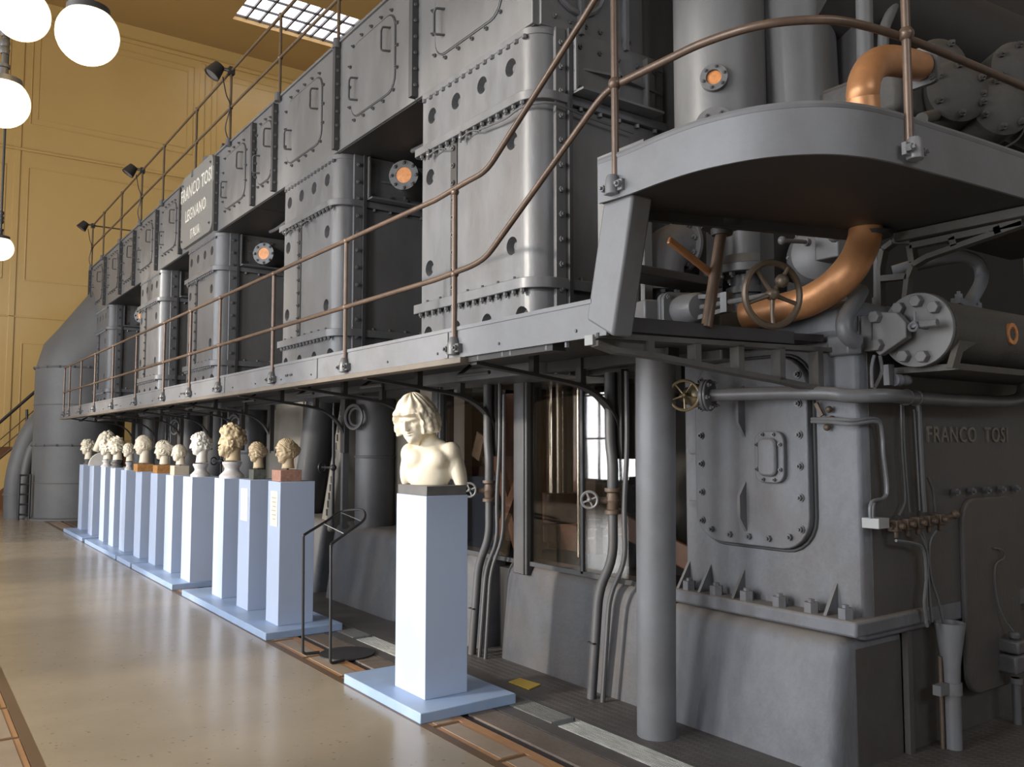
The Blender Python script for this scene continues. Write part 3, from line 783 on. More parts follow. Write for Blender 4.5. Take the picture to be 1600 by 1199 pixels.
for i in (8, 16, 22, 26, 31, 36, 43, 46, 50): 
    d = (ep[i + 1] - ep[i - 1]).normalized(); nn = V3((-d.y, d.x, 0)); nn = nn if nn.dot(V3((-1, -1, 0))) > 0 else -nn
    b.bolt((ep[i].x, ep[i].y, 2.655), nn, 0.0075, 0.007, False)
b.build('fascia_rivets', 'bolt', plat, stuff=True)
b = MB(); b.box(4.02, 4.10, 1.70, 2.34, 2.555, 2.60); b.build('cross_beam', 'dusty_dark', plat, bev=0.004)
b = MB(); b.hexa([(2.62, 2.80, 2.56), (3.81, 2.44, 2.56), (3.81, 2.47, 2.56), (2.62, 2.83, 2.56), (2.62, 2.80, 2.605), (3.81, 2.44, 2.605), (3.81, 2.47, 2.605), (2.62, 2.83, 2.605)]); b.build('rear_angle', 'darkpaint', plat)
# leaning leg down to the gangway
A = [PX(917, 500, 2.5), PX(958, 526, 2.5), PX(990, 302, 2.5), PX(946, 300, 2.5)]
b = MB(); b.prism([p - V3((.004, 0, 0)) for p in A], (0.119, 0, 0)); b.build('platform_leg', 'deckpaint', plat, bev=0.012)
# one step between gangway and platform
tq = [PZ(984, 425, 2.42), PZ(1130, 450, 2.42)]
dirv = (tq[1] - tq[0]).normalized(); nrm = V3((-dirv.y, dirv.x, 0)); nrm = nrm if nrm.y > 0 else -nrm
b = MB(); b.prism([tq[0] - dirv * 0.05, tq[1], tq[1] + nrm * 0.20, tq[0] - dirv * 0.05 + nrm * 0.20], (0, 0, 0.05)); b.build('step_tread', 'darkpaint', plat, bev=0.006)
# bare rod hanging from the platform and its handle
r0 = PY(1128, 358, 2.72); r1 = PY(1104, 512, 2.72)
b = MB(); b.cyl(r0, r1, 0.028, n=12); b.build('support_rod', 'rail', plat)
b = MB(); b.lathe([(0.028, -.0), (0.05, 0.0), (0.055, 0.03), (0.10, 0.035), (0.10, 0.065), (0.0, 0.065)], r0 + V3((0, 0, -0.03)), (0, 0, 1), 10); b.build('rod_flange', 'darkpaint', plat)
h0 = PY(1045, 375, 2.74); h1 = PY(1114, 430, 2.74)
b = MB(); b.bar(h0, h1, 0.02, 0.035); b.build('rod_lever', 'copper', plat, bev=0.006)
# open bracket under the right half
def br(u, v): return PX(u, v, 4.08)
b = MB()
def rib(pts, w=0.03, t=0.05):
    for p, q in zip(pts, pts[1:]): b.bar(br(*p), br(*q), t, w, (0, -0.6, 1) if abs(p[0] - q[0]) > abs(p[1] - q[1]) else (0, 1, 0))
rib([(1425, 385), (1600, 348)]); rib([(1378, 520), (1376, 420), (1382, 390), (1398, 378), (1425, 378)], .025)
rib([(1424, 385), (1428, 410)]); rib([(1490, 372), (1494, 385)]); rib([(1560, 355), (1563, 366)])
rib([(1416, 470), (1420, 435), (1428, 415), (1450, 402), (1600, 350)], .025); rib([(1380, 436), (1420, 432)]); rib([(1378, 500), (1416, 500)])
b.build('open_bracket', 'dusty_dark', plat)

# ================================================================== railings
rail = thing('gangway_railing', (2.49, 10.5, 2.1), 'thin brown two-bar railing of the lower gangway, rising to the platform', 'railing')
XR = 2.488
ZT, ZM = 2.955, 2.49
up = [PX(735, 293, XR), PX(760, 268, XR), PX(930, 0, XR), PX(985, -95, XR)]
lo = [PX(735, 420, XR), PX(760, 402, XR), PX(935, 158, XR), PX(952, 140, XR), PX(968, 130, XR)]
rl = [(2.49, 2.40), (2.50, 2.20), (2.56, 2.00), (2.68, 1.86), (2.82, 1.785), (3.1, 1.735), (3.5, 1.705), (4.2, 1.67), (5.2, 1.64)]
b = MB(); b.tube([(XR, 17.95, ZT), (XR, 4.25, ZT + .005)] + fillet([(XR, 4.25, ZT + .005), (XR, 3.9, ZT + .03)] + [tuple(p) for p in up[1:]], 0.12, 6)[1:], 0.0155, 10); b.build('top_rail', 'rail', rail)
b = MB(); low_path = [(XR, 17.95, ZM), (XR, 4.25, ZM)] + fillet([(XR, 4.25, ZM), (XR, 3.86, ZM + .015)] + [tuple(p) for p in lo[1:]], 0.15, 6)[1:]
b.tube(low_path, 0.0155, 10)
b.tube(smooth_path([tuple(lo[-1])] + [(x, y, 3.11) for x, y in rl], 6), 0.0165, 10); b.build('mid_rail', 'rail', rail)
posts = [PX(u, 500, XR).y for u in (112.5, 130, 151.5, 179, 215, 258, 298.5, 344, 427, 540, 710)]
posts.append(17.95)
for yy in posts:
    b = MB(); b.cyl((XR, yy, 2.06), (XR, yy, ZT), 0.0155, n=9)
    b.sphere((XR, yy, ZT), 0.024, 10, 6); b.sphere((XR, yy, ZM), 0.024, 10, 6)
    po = b.build('post', 'rail', rail)
    b = MB(); b.lathe([(0.019, 0.10), (0.027, 0.085), (0.036, 0.055), (0.036, 0.0), (0.0, 0.0)], (XR - 0.005, yy, 2.035), (0, 0, 1), 12)
    b.box(2.47, 2.50, yy - 0.065, yy + 0.065, 2.045, 2.095)
    b.bolt((2.47, yy - 0.05, 2.07), (-1, 0, 0), 0.017, 0.016); b.bolt((2.47, yy + 0.05, 2.07), (-1, 0, 0), 0.017, 0.016)
    b.build('post_socket', 'bolt', po, bev=0.003)
for (x, y) in ((2.475, 2.70), (3.075, 1.715)):
    zt = 4.0
    b = MB(); b.cyl((x, y, 2.62), (x, y, zt), 0.0165, n=10); b.sphere((x, y, 3.11), 0.030, 12, 8); po = b.build('post', 'rail', rail)
    nn = V3((-1, 0, 0)) if x < 2.6 else V3((0, -1, 0)); tt = V3((0, 1, 0)) if x < 2.6 else V3((1, 0, 0))
    c0 = V3((x, y, 2.615)) + nn * 0.02
    b = MB(); b.lathe([(0.022, 0.085), (0.028, 0.07), (0.031, 0.03), (0.031, 0.0), (0, 0)], c0, (0, 0, 1), 14)
    b.bar(c0 + tt * -.06 + V3((0, 0, .035)) - nn * .01, c0 + tt * .06 + V3((0, 0, .035)) - nn * .01, 0.02, 0.05)
    for s in (-1, 1): b.bolt(c0 + tt * (0.048 * s) + V3((0, 0, .035)), nn, 0.015, 0.018)
    b.build('post_socket', 'deckpaint', po, bev=0.003)
b = MB(); b.tube(smooth_path([(2.49, 2.70, 3.62), (2.50, 2.20, 3.62), (2.56, 2.00, 3.62), (2.68, 1.86, 3.62), (2.82, 1.785, 3.62), (3.1, 1.735, 3.62), (4.2, 1.67, 3.62), (5.2, 1.64, 3.62)], 5), 0.0165, 10); b.build('top_rail', 'rail', rail)

# upper railing on the casing with three floodlights
ur = thing('casing_railing', (XF, 13.0, ZB1), 'thin bronze two-bar railing high up on top of the engine casing', 'railing')
XU = XF - 0.015
ups = [19.85, 18.6, 16.9, 15.28, 13.8, 12.0, 10.48, 8.77, 7.25, 5.9]
UZT, UZM = ZB1 + 0.90, ZB1 + 0.43
for z in (UZT, UZM):
    b = MB(); b.tube([(XU, 19.85, z), (XU, 4.4, z)], 0.016, 8)
    if z == UZT: b.tube([(XU, 19.85, z), (XU + 0.8, 19.85, z)], 0.016, 8)
    b.build('handrail', 'railfar', ur)
for yy in ups:
    b = MB(); b.cyl((XU, yy, ZB1 - 0.05), (XU, yy, UZT), 0.017, n=8); b.sphere((XU, yy, UZT), 0.03, 8, 6); b.sphere((XU, yy, UZM), 0.03, 8, 6)
    po = b.build('post', 'railfar', ur)
    b = MB(); b.lathe([(0.035, 0.09), (0.04, 0.0)], (XU - 0.015, yy, ZB1 - 0.06), (0, 0, 1), 10)
    b.bolt((XF - 0.02, yy + 0.07, ZB1 - 0.03), (-1, 0, 0), 0.022, 0.02, False); b.build('post_socket', 'bolt', po)
FL = [(10.48, 'black floodlight clipped to the casing railing, largest and nearest of three'), (15.28, 'black floodlight on the casing railing, middle one of three'), (19.85, 'small black floodlight at the far end of the casing railing')]
for yy, lab in FL:
    c = V3((XU - 0.18, yy + 0.08, UZT - 0.02))
    t = thing('floodlight', tuple(c), lab, 'floodlight', None)
    ax = V3((-0.55, 0.1, -0.83)).normalized()
    b = MB(); b.lathe([(0.03, -0.11), (0.07, -0.10), (0.085, -0.04), (0.10, 0.04), (0.105, 0.07), (0.09, 0.07), (0.085, 0.055), (0.0, 0.055)], c, ax, 4 * 4); b.build('housing', 'iron', t)
    b = MB(); b.lathe([(0.085, 0.056), (0.085, 0.060), (0, 0.060)], c, ax, 16); b.build('lens', 'bolt', t)
    b = MB(); b.tube([c + V3((0.06, 0, 0.05)), (XU, yy, UZT + 0.0)], 0.02, 8); b.box(XU - 0.035, XU + 0.035, yy - 0.04, yy + 0.04, UZT - 0.05, UZT + 0.04); b.build('clamp', 'iron', t)
    b = MB(); b.tube(smooth_path([c + V3((0.1, 0, -0.05)), (XU - 0.05, yy + .03, UZT - 0.3), (XU - 0.02, yy - 0.04, UZM), (XU - 0.05, yy + 0.03, UZM - .25), (XU - .02, yy, ZB1 + 0.02)], 5), 0.008, 5); b.build('cable', 'iron', t)
b = MB(); c = V3((XF + .35, 12.25, ZB1 + 0.0)); v = thing('vent_cowl', tuple(c), 'small dark ribbed vent standing on the casing top behind the nameplate', 'vent')
b.lathe([(0.2, 0), (0.2, 0.1), (0.17, 0.12), (0.2, 0.14), (0.2, 0.2), (0.17, 0.22), (0.2, 0.24), (0.2, 0.32), (0.12, 0.36), (0, 0.36)], c, n=16); b.build('cowl', 'bolt', v)
b = MB(); b.tube([c + V3((0, -.1, .35)), c + V3((0, -.3, .46))], 0.03, 8); b.build('vent_spout', 'bolt', v)
# ================================================================== bedplate, frames and guards under the gangway
def casting(name, y0, y1, x0=3.58, x1=3.64, xb=5.0, z=0.64, m='cast', r=0.06, e0=0.0, e1=0.0):
    """battered rounded casting: profile in x-z swept along y with rounded ends"""
    prof = [(x0, 0.0), (x1 - 0.012, z - 0.14), (x1, z - 0.07), (x1 + 0.02, z - 0.03), (x1 + 0.06, z - 0.005), (x1 + 0.12, z), (xb, z)]
    vs = []; fs = []
    ys = [(y0, r), (y0 + 0.012, r * 0.45), (y0 + 0.035, r * 0.15), (y0 + r, 0.0), (y1 - r, 0.0), (y1 - 0.035, r * 0.15), (y1 - 0.012, r * 0.45), (y1, r)]
    n = len(prof)
    for yy, ins in ys:
        for k, (x, zz) in enumerate(prof):
            zz2 = zz - (ins * 0.7 if k >= 3 else ins * 0.35 if k == 2 else 0)
            vs.append((x + ins if k < n - 1 else x, yy, zz2))
        vs.append((xb, yy, 0.0))
    q = n + 1
    for i in range(len(ys) - 1):
        for k in range(q):
            fs.append((i * q + k, i * q + (k + 1) % q, (i + 1) * q + (k + 1) % q, (i + 1) * q + k))
    fs.append(tuple(range(q))); fs.append(tuple(range((len(ys) - 1) * q, len(ys) * q)))
    b = MB(); b.add(vs, fs)
    return b.build(name, m, engine, angle=60)

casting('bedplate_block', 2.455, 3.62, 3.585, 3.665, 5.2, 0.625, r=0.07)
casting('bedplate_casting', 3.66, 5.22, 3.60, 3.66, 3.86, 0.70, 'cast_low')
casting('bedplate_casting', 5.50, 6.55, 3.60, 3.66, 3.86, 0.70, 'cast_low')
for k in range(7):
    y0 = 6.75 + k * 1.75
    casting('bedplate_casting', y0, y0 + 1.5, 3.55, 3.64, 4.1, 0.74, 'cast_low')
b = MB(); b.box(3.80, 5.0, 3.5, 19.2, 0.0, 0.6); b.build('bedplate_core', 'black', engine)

# ---- end frame (near end)
XE, YE = 3.80, 2.415
b = MB(); b.prism([(XE + .05, YE, 0.6), (XE + .012, YE + .015, 0.6), (XE, YE + .05, 0.6), (XE, 3.56, 0.6), (5.6, 3.56, 0.6), (5.6, YE, 0.6)], (0, 0, 1.46))
ef = b.build('end_frame', 'cast', engine, bev=0.012)
b = MB(); b.box(XE + .07, 5.62, YE - .004, YE + .02, 0.70, 2.05); b.box(XE - .03, 5.62, 2.452, 2.47, 0.0, 0.56); b.build('end_face_shade', 'cast_dark', ef)  # dark sheets over the end faces turned from the windows, shade as colour
b = MB(); b.prism([(XE - .13, YE - .035, 0.635), (XE - .13, 3.60, 0.635), (4.35, 3.60, 0.635), (4.35, YE - .035, 0.635)], (0, 0, 0.075)); b.build('foot_flange', 'cast', ef, bev=0.014)
b = MB()
for yy in (2.47, 2.66, 2.85, 3.06, 3.27, 3.47):
    b.tube([(XE - .075, yy, 0.71), (XE - .075, yy, 0.760)], 0.038, 6); b.tube([(XE - .075, yy, 0.75), (XE - .075, yy, 0.775)], 0.018, 6)
b.build('foot_bolts', 'cast', ef, stuff=True)
for yy in (2.56, 3.13, 3.37, 3.53):
    b = MB(); b.prism([(XE, yy, 0.71), (XE - .10, yy, 0.71), (XE, yy, 0.86)], (0, 0.018, 0)); b.build('foot_gusset', 'cast', ef)
# shoulder above, with dusty top
b = MB(); b.prism([(XE - .02, 2.56, 2.06), (XE + 0.0, 2.47, 2.06), (XE + .08, 2.42, 2.06), (5.3, 2.42, 2.06), (5.3, 3.6, 2.06), (XE, 3.6, 2.06)], (0, 0, 0.20)); b.build('frame_shoulder', 'cast', ef, bev=0.05)
b = MB(); b.prism([(XE + .02, 2.40, 1.98), (XE - .04, 2.44, 1.98), (XE - .04, 2.56, 1.98), (XE + .02, 2.58, 1.98)], (0, 0, .1)); b.build('frame_lug', 'paint', ef, bev=0.01)
# big cover plate with bolts
yc, w_ = 3.055, 0.755; zc, h_ = 1.50, 1.00
rr = rrect(w_, h_, 0.17, 6)
b = MB(); b.prism([(XE - 0.05, yc - a, zc + bb) for a, bb in rr], (0.055, 0, 0)); cover = b.build('end_cover', 'cast', ef, bev=0.006)
b = MB(); b.tube([(XE - 0.004, yc - a, zc + bb) for a, bb in rrect(w_ + .022, h_ + .022, 0.18, 6)], 0.010, 6, closed=True); b.build('cover_gasket', 'seam', ef)
b = MB()
for zz in (1.11, 1.27, 1.43, 1.59, 1.75, 1.90):
    for s in (-1, 1):
        b.tube([(XE - .048, yc + s * (w_ / 2 - .048), zz), (XE - .057, yc + s * (w_ / 2 - .048), zz)], 0.022, 12); b.bolt((XE - .055, yc + s * (w_ / 2 - .048), zz), (-1, 0, 0), 0.016, 0.016)
for k in range(5):
    yy = yc - 0.26 + 0.13 * k; zz = 1.05 + (0.015 if k in (0, 4) else -.003)
    b.bolt((XE - .050, yy, zz), (-1, 0, 0), 0.018, 0.018)
b.build('cover_bolts', 'bolt', ef, stuff=True)
cy_, cz_ = 2.895, 1.475
rs = rrect(0.185, 0.27, 0.055, 5)
b = MB(); b.prism([(XE - .080, cy_ - a, cz_ + bb) for a, bb in rs], (0.032, 0, 0)); b.build('small_cover', 'cast', ef, bev=0.005)
b = MB(); rs2 = rrect(0.115, 0.20, 0.035, 4); b.prism([(XE - .105, cy_ - a, cz_ + bb) for a, bb in rs2], (0.03, 0, 0)); b.build('cover_boss', 'cast', ef, bev=0.012)
b = MB()
for a, bb in ((.075, .065), (.075, -.065), (-.075, .065), (-.075, -.065), (.035, .118), (-.035, .118), (.035, -.118), (-.035, -.118)): b.bolt((XE - .080, cy_ - a, cz_ + bb), (-1, 0, 0), 0.0105, 0.013)
b.build('small_bolts', 'bolt', ef, stuff=True)
for z0, z1 in ((1.58, 1.86), (1.07, 1.34)):
    b = MB(); zz = (z0 + z1) / 2; yy = 3.07
    b.prism([(XE - .05, yy, z0), (XE - .105, yy, zz - .06), (XE - .105, yy, zz + .06), (XE - .05, yy, z1)], (0, 0.018, 0)); b.build('cover_fin', 'cast', ef)
# hinge tabs on the far side of the cover
b = MB()
for zz in (1.20, 1.50, 1.78): b.box(XE - 0.03, XE + 0.01, yc + w_ / 2 + 0.01, yc + w_ / 2 + 0.09, zz - 0.012, zz + 0.012)
b.build('cover_tabs', 'cast', ef)
# raised lettering and details on the end face
text_mesh('letter', 'FRANCO  TOSI', 0.118, 0.014, 'letters_d', ef, (4.83, YE - 0.006, 1.555), (1, 0, 0), (0, 0, 1), 1.15, 1.0)
b = MB(); rr = rrect(0.62, 1.05, 0.13, 6); b.prism([(5.0 + a, YE - 0.03, 0.72 + bb) for a, bb in rr], (0, 0.032, 0)); b.build('access_panel', 'cast_dark', ef, bev=0.01)
b = MB()
for k in range(5): b.bolt((4.62 + 0.17 * k, YE - 0.02, 1.285), (0, -1, 0), 0.022, 0.02)
b.build('panel_bolts', 'bolt', ef, stuff=True)
b = MB(); b.box(4.16, 4.20, YE - 0.0, YE + 0.06, 0.0, 0.60); b.box(4.16, 4.6, YE + .03, YE + .06, 0.0, 0.60); b.build('end_pilaster', 'cast_dark', ef, bev=0.006)

# ---- uprights, glazed guards and what stands behind them
def upright(y0, y1, z0=0.62, xf=3.62):
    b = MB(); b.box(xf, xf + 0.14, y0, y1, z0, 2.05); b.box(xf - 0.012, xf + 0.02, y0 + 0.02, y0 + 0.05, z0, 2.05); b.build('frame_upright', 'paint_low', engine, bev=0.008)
upright(3.66, 3.80); upright(4.90, 5.06); upright(6.10, 6.24)
b = MB()
for z in (0.76, 0.95, 1.14, 1.33, 1.52, 1.71, 1.90): b.bolt((3.62, 4.94, z), (-1, 0, 0), 0.012, 0.010, False)
b.build('upright_rivets', 'bolt', engine, stuff=True)
for y0, y1 in ((3.80, 4.33), (4.33, 4.90), (5.06, 6.10)):
    b = MB(); b.box(3.655, 3.665, y0, y1, 0.70, 2.0); pane = b.build('guard_pane', 'glass', engine)
b = MB(); b.box(3.645, 3.675, 4.318, 4.342, 0.70, 2.0); b.box(3.645, 3.68, 3.80, 6.10, 0.685, 0.715); b.box(3.645, 3.68, 3.8, 6.1, 1.985, 2.03); b.build('guard_frame', 'seam', engine)
# polished piston rod and crosshead
rodc = V3((4.02, 5.02, 0))
b = MB(); b.cyl(rodc + V3((0, 0, 1.18)), rodc + V3((0, 0, 2.1)), 0.10, n=28); rod = b.build('piston_rod', 'steel', engine)
b = MB(); b.cyl(rodc + V3((-.13, .10, 0.75)), rodc + V3((-.13, .10, 2.1)), 0.022, n=14); b.cyl(rodc + V3((-.1, -.34, 0.75)), rodc + V3((-.1, -.34, 2.1)), 0.020, n=14); b.build('guide_rod', 'steel', engine)
b = MB(); b.cyl(rodc + V3((0, 0, 0.96)), rodc + V3((0, 0, 1.18)), 0.135, n=24); b.lathe([(0.05, 0), (0.05, .12), (0.0, .12)], rodc + V3((-.1, 0, .82)), n=8); b.build('crosshead', 'redbrown', engine, bev=0.006)
b = MB(); b.bar((4.1, 4.55, 1.02), (4.4, 3.9, 0.72), 0.10, 0.16); b.build('connecting_rod', 'redbrown', engine, bev=0.01)
b = MB(); b.box(4.35, 4.42, 5.0, 6.2, 0.7, 2.05); b.build('brown_back_panel', 'redbrown', engine)
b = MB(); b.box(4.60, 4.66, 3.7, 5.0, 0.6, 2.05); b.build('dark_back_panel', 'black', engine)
b = MB(); b.cyl((4.2, 5.62, 0.7), (4.2, 5.62, 2.05), 0.14, n=20); b.build('brown_column', 'redbrown', engine)
b = MB(); b.bar((3.95, 5.45, 0.75), (4.0, 5.85, 1.5), 0.05, 0.10); b.bar((3.95, 5.75, 0.75), (3.9, 5.35, 1.3), 0.04, 0.08); b.build('link_bar', 'redbrown', engine)
b = MB(); b.bar((3.9, 5.98, 1.42), (3.9, 5.90, 1.62), 0.12, 0.02, (1, 0, 0)); b.build('guide_shoe', 'rust', engine)

# further along: round columns, slanted legs and plain panels (repeat per cylinder)
def far_bay(y):
    b = MB(); b.cyl((3.86, y + 1.02, 0.70), (3.86, y + 1.02, 2.05), 0.20, n=28); b.lathe([(0.205, 0), (0.21, .01), (0.21, .02), (0.20, .025)], (3.86, y + 1.02, 1.40), n=28); b.build('round_column', 'paint_low', engine)
    b = MB(); b.torus((3.60, y + 0.98, 1.80), (-1, -0.35, 0), 0.115, 0.016, 22, 6); b.torus((3.62, y + 0.98, 1.80), (-1, -0.35, 0), 0.085, 0.012, 22, 6); b.build('ring_guide', 'bolt', engine)
    b = MB(); b.box(4.0, 4.08, y - 0.4, y + 1.2, 0.7, 2.05); b.build('frame_panel', 'paint_sunlit_tan', engine)
    b = MB()
    for k in range(5): b.bolt((4.0, y - .1 + .2 * k, 1.43), (-1, 0, 0), 0.018, .014, False)
    b.build('panel_bolts', 'bolt', engine, stuff=True)
    b = MB(); b.hexa([(3.68, y + 1.72, 0.62), (3.95, y + 1.66, 0.62), (3.95, y + 2.0, 0.62), (3.72, y + 2.06, 0.62), (3.68, y + 1.28, 2.05), (3.95, y + 1.22, 2.05), (3.95, y + 1.48, 2.05), (3.72, y + 1.54, 2.05)]); b.build('slanted_leg', 'paint_sunlit_tan', engine, bev=0.02)
    b = MB(); b.tube([(3.90, y + 2.88, 0.65), (3.90, y + 2.42, 2.05)], 0.19, 20); b.build('slanted_column', 'seam', engine)
    b = MB(); b.box(4.02, 4.10, y + 2.5, y + 3.6, 0.7, 2.05); b.build('frame_panel', 'paint_sunlit_tan', engine)
    b = MB(); b.box(3.60, 3.66, y + 1.22, y + 1.27, 0.7, 2.03); b.build('guard_post', 'bolt', engine)
    c = MB(); L = 14
    for k in range(L):
        z = 0.80 + k * 0.085; yy = y + 1.62 - k * 0.026
        c.tube([(3.61, yy - .010, z), (3.61, yy - .010, z + .07)], 0.0045, 4); c.tube([(3.61, yy + .012, z), (3.61, yy + .012, z + .07)], 0.0045, 4)
    c.build('chain', 'iron', engine, stuff=True)
    p = MB(); p.cyl((3.56, y + 1.36, 0.68), (3.56, y + 1.36, 1.95), 0.016, n=8); p.sphere((3.56, y + 1.36, 1.30), 0.035, 8, 6); p.cyl((3.56, y + 1.36, 1.30), (3.50, y + 1.50, 1.30), .012, n=6)
    p.torus((3.50, y + 1.50, 1.30), (-.4, .9, 0), 0.05, 0.009, 16, 5); p.build('oil_cock', 'iron', engine)
for y in (6.72, 10.4, 13.4): far_bay(y)
for y in (16.8, 17.6):
    b = MB(); b.cyl((3.8, y, 0.7), (3.8, y, 2.05), 0.16, n=20); b.build('round_column', 'paint_low', engine)
b = MB(); b.box(4.3, 4.4, 6.3, 19.2, 0.6, 2.1); b.build('dark_back_panel', 'black', engine)

# ---- pipes with valves in front of the guards
def small_wheel(mb, c, ax, R=0.058):
    mb.torus(c, ax, R, 0.0085, 20, 6); _, a, b_ = frame_of(ax); c = V3(c)
    for k in range(2):
        d = a * math.cos(k * PI / 2 + .4) + b_ * math.sin(k * PI / 2 + .4); mb.bar(c - d * R, c + d * R, 0.010, 0.008, ax)
    mb.sphere(c, 0.016, 8, 6)
def water_pipe(y, label):
    t = thing('valve_pipe', (3.54, y, 0), label, 'pipe')
    x = 3.54
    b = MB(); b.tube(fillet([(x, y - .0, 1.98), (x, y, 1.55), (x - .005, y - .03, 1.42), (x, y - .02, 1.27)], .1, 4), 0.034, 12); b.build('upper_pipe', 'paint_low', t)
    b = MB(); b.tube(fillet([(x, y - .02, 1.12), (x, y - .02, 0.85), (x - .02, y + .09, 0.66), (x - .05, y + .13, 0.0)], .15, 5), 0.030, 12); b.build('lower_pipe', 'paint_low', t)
    b = MB(); b.lathe([(0.05, 0), (0.05, .02), (.034, .03), (.04, .06), (.048, .08), (.04, .1), (.034, .125), (.05, .135), (.05, .155)], (x, y - .02, 1.12), n=14); b.cyl((x, y - .02, 1.20), (x - .10, y + .03, 1.20), 0.028, .016, n=10); b.build('valve_body', 'rust', t)
    b = MB(); small_wheel(b, (x - .13, y + .045, 1.205), (-0.80, -.60, 0), 0.05); b.cyl((x - .05, y + .01, 1.205), (x - .14, y + .05, 1.205), .008, n=6); b.build('handwheel', 'casing', t)
    b = MB()
    b.tube(fillet([(x + .01, y - .14, 1.98), (x + .01, y - .14, 1.5), (x - .0, y - .115, 1.15), (x + .0, y - .13, 0.84), (x - .015, y + .0, 0.64), (x - .05, y + .03, 0.0)], .15, 4), 0.015, 8)
    b.build('conduit', 'paint_low', t)
    if y > 5: b = MB(); b.tube(fillet([(x + .02, y - .18, 1.9), (x + .02, y - .17, 0.86), (x - .02, y - .07, 0.64), (x - .045, y - .04, 0.0)], .15, 4), 0.013, 8); b.build('conduit', 'paint_low', t)
    b = MB(); b.box(x - .075, x - .02, y + .085, y + .145, .33, .338); b.build('pipe_clip', 'iron', t)
    return t
water_pipe(3.93, 'grey pipe with a small brass handwheel beside the glazed guard, nearest to the camera')
water_pipe(5.27, 'grey pipe with a small brass handwheel behind the large youth bust')

# ---- big plain column
colp = MB(); c0 = V3((3.34, 3.36, 0)); colp.cyl(c0 - V3((0.0, 0.0, 0)), V3((3.335, 3.33, 2.054)), 0.103, 0.108, n=36)
cp = colp.build('support_column', 'deckpaint'); tag(cp, 'plain grey round support column under the near end of the gangway', 'column')
# ================================================================== machinery at the near end
def flange(mb, c, ax, R, t, nb, br, bh=0.02, rb=None, n=28):
    c = V3(c); ax = V3(ax).normalized()
    mb.lathe([(R - .004, 0), (R, .004), (R, t - .004), (R - .004, t)], c, ax, n)
    _, a, b_ = frame_of(ax); rb = rb or R * 0.82
    for k in range(nb):
        d = (a * math.cos(2 * PI * k / nb + .2) + b_ * math.sin(2 * PI * k / nb + .2)) * rb
        mb.bolt(c + d + ax * t, ax, br, bh)
def wheel(name, c, ax, R, tr, nsp, parent, m):
    b = MB(); b.torus(c, ax, R, tr, 32, 8); c = V3(c); ax, a, b_ = frame_of(ax)
    for k in range(nsp):
        an = 2 * PI * k / nsp + .35; d = a * math.cos(an) + b_ * math.sin(an)
        b.tube([c + d * R * .12, c + d * R * .55 + ax * -0.004, c + d * R], [tr * .75, tr * .6, tr * .7], 7)
    b.lathe([(R * .18, -.018), (R * .2, 0), (R * .16, .022), (R * .08, .03), (0, .03)], c, ax, 14)
    return b.build(name, m, parent)

# two tall air cylinders behind the platform
def tall_cyl(u, v0, y, rpx, lean, name, label, zb, zt=5.4):
    p = PY(u, v0, y); r = size_at(rpx, p)
    t = thing(name, (p.x, p.y, zb), label, 'cylinder')
    top = V3((p.x + lean, p.y, zt)); bot = V3((p.x, p.y, zb))
    b = MB(); b.lathe([(r, 0), (r, (top - bot).length)], bot, top - bot, 48); body = b.build('barrel', 'casing', t)
    return t, body, p, r
t1, body, p1, r1 = tall_cyl(1125, 190, 3.75, 70, 0.0, 'air_cylinder', 'tall grey cylinder with a round copper sight glass behind the platform rail', 3.02)
n = (V3((-0.82, -0.57, 0))).normalized(); c = p1.copy(); c.z = PY(1087, 108, 3.55).z; c = c + n * (r1 - 0.0)
b = MB(); b.lathe([(0.0, -.05), (.088, -.05), (.088, .035), (.048, .035), (.048, .012), (.0, .012)], c, n, 28); b.build('sight_ring', 'casing', t1, bev=0.003)
b = MB(); b.lathe([(.047, .010), (.047, .018), (0, .02)], c, n, 20); b.build('sight_disc', 'sight', t1)
b = MB(); _, a_, b_ = frame_of(n)
for k in range(6): b.bolt(c + n * .035 + (a_ * math.cos(k * PI / 3 + .3) + b_ * math.sin(k * PI / 3 + .3)) * .068, n, .011, .011)
b.build('sight_bolts', 'bolt', t1, stuff=True)
c2 = p1.copy(); c2.z = PY(1087, 193, 3.55).z + .03; c2 = c2 + n * r1
b = MB(); b.lathe([(0.0, -.05), (.125, -.05), (.125, .03), (0, .03)], c2, n, 28)
for k in range(6): b.bolt(c2 + n * .03 + (a_ * math.cos(k * PI / 3 + .1) + b_ * math.sin(k * PI / 3 + .1)) * .09, n, .014, .014)
b.build('lower_cover', 'casing', t1)
t2, body2, p2, r2 = tall_cyl(1250, 190, 3.50, 64, -0.12, 'air_cylinder', 'second tall grey cylinder behind the platform, right of the one with the sight glass', 3.02)

# lower drum and flange seen under the platform
pd = PY(1167, 390, 3.55); rd = size_at(41, pd)
t = thing('pump_drum', tuple(pd), 'bright grey drum with a bolted lower flange seen between platform and step', 'drum')
b = MB(); zf = PY(1167, 432, 3.55).z; b.lathe([(rd * 1.0, 0.05), (rd, .72)], (pd.x, pd.y, zf), n=36); b.build('drum_wall', 'casing', t)
b = MB(); flange(b, (pd.x, pd.y, zf + .06), (0, 0, -1), rd * 1.22, .055, 10, .02); b.lathe([(rd * 1.22, 0), (rd * 1.0, .06)], (pd.x, pd.y, zf + .06), n=36); b.build('drum_flange', 'casing', t)
b = MB(); b.cyl((pd.x, pd.y, 2.2), (pd.x, pd.y, zf), rd * .62, n=24); b.lathe([(rd * .8, 0), (rd * .8, .04)], (pd.x, pd.y, zf - .12), n=24); b.build('drum_neck', 'paint', t)

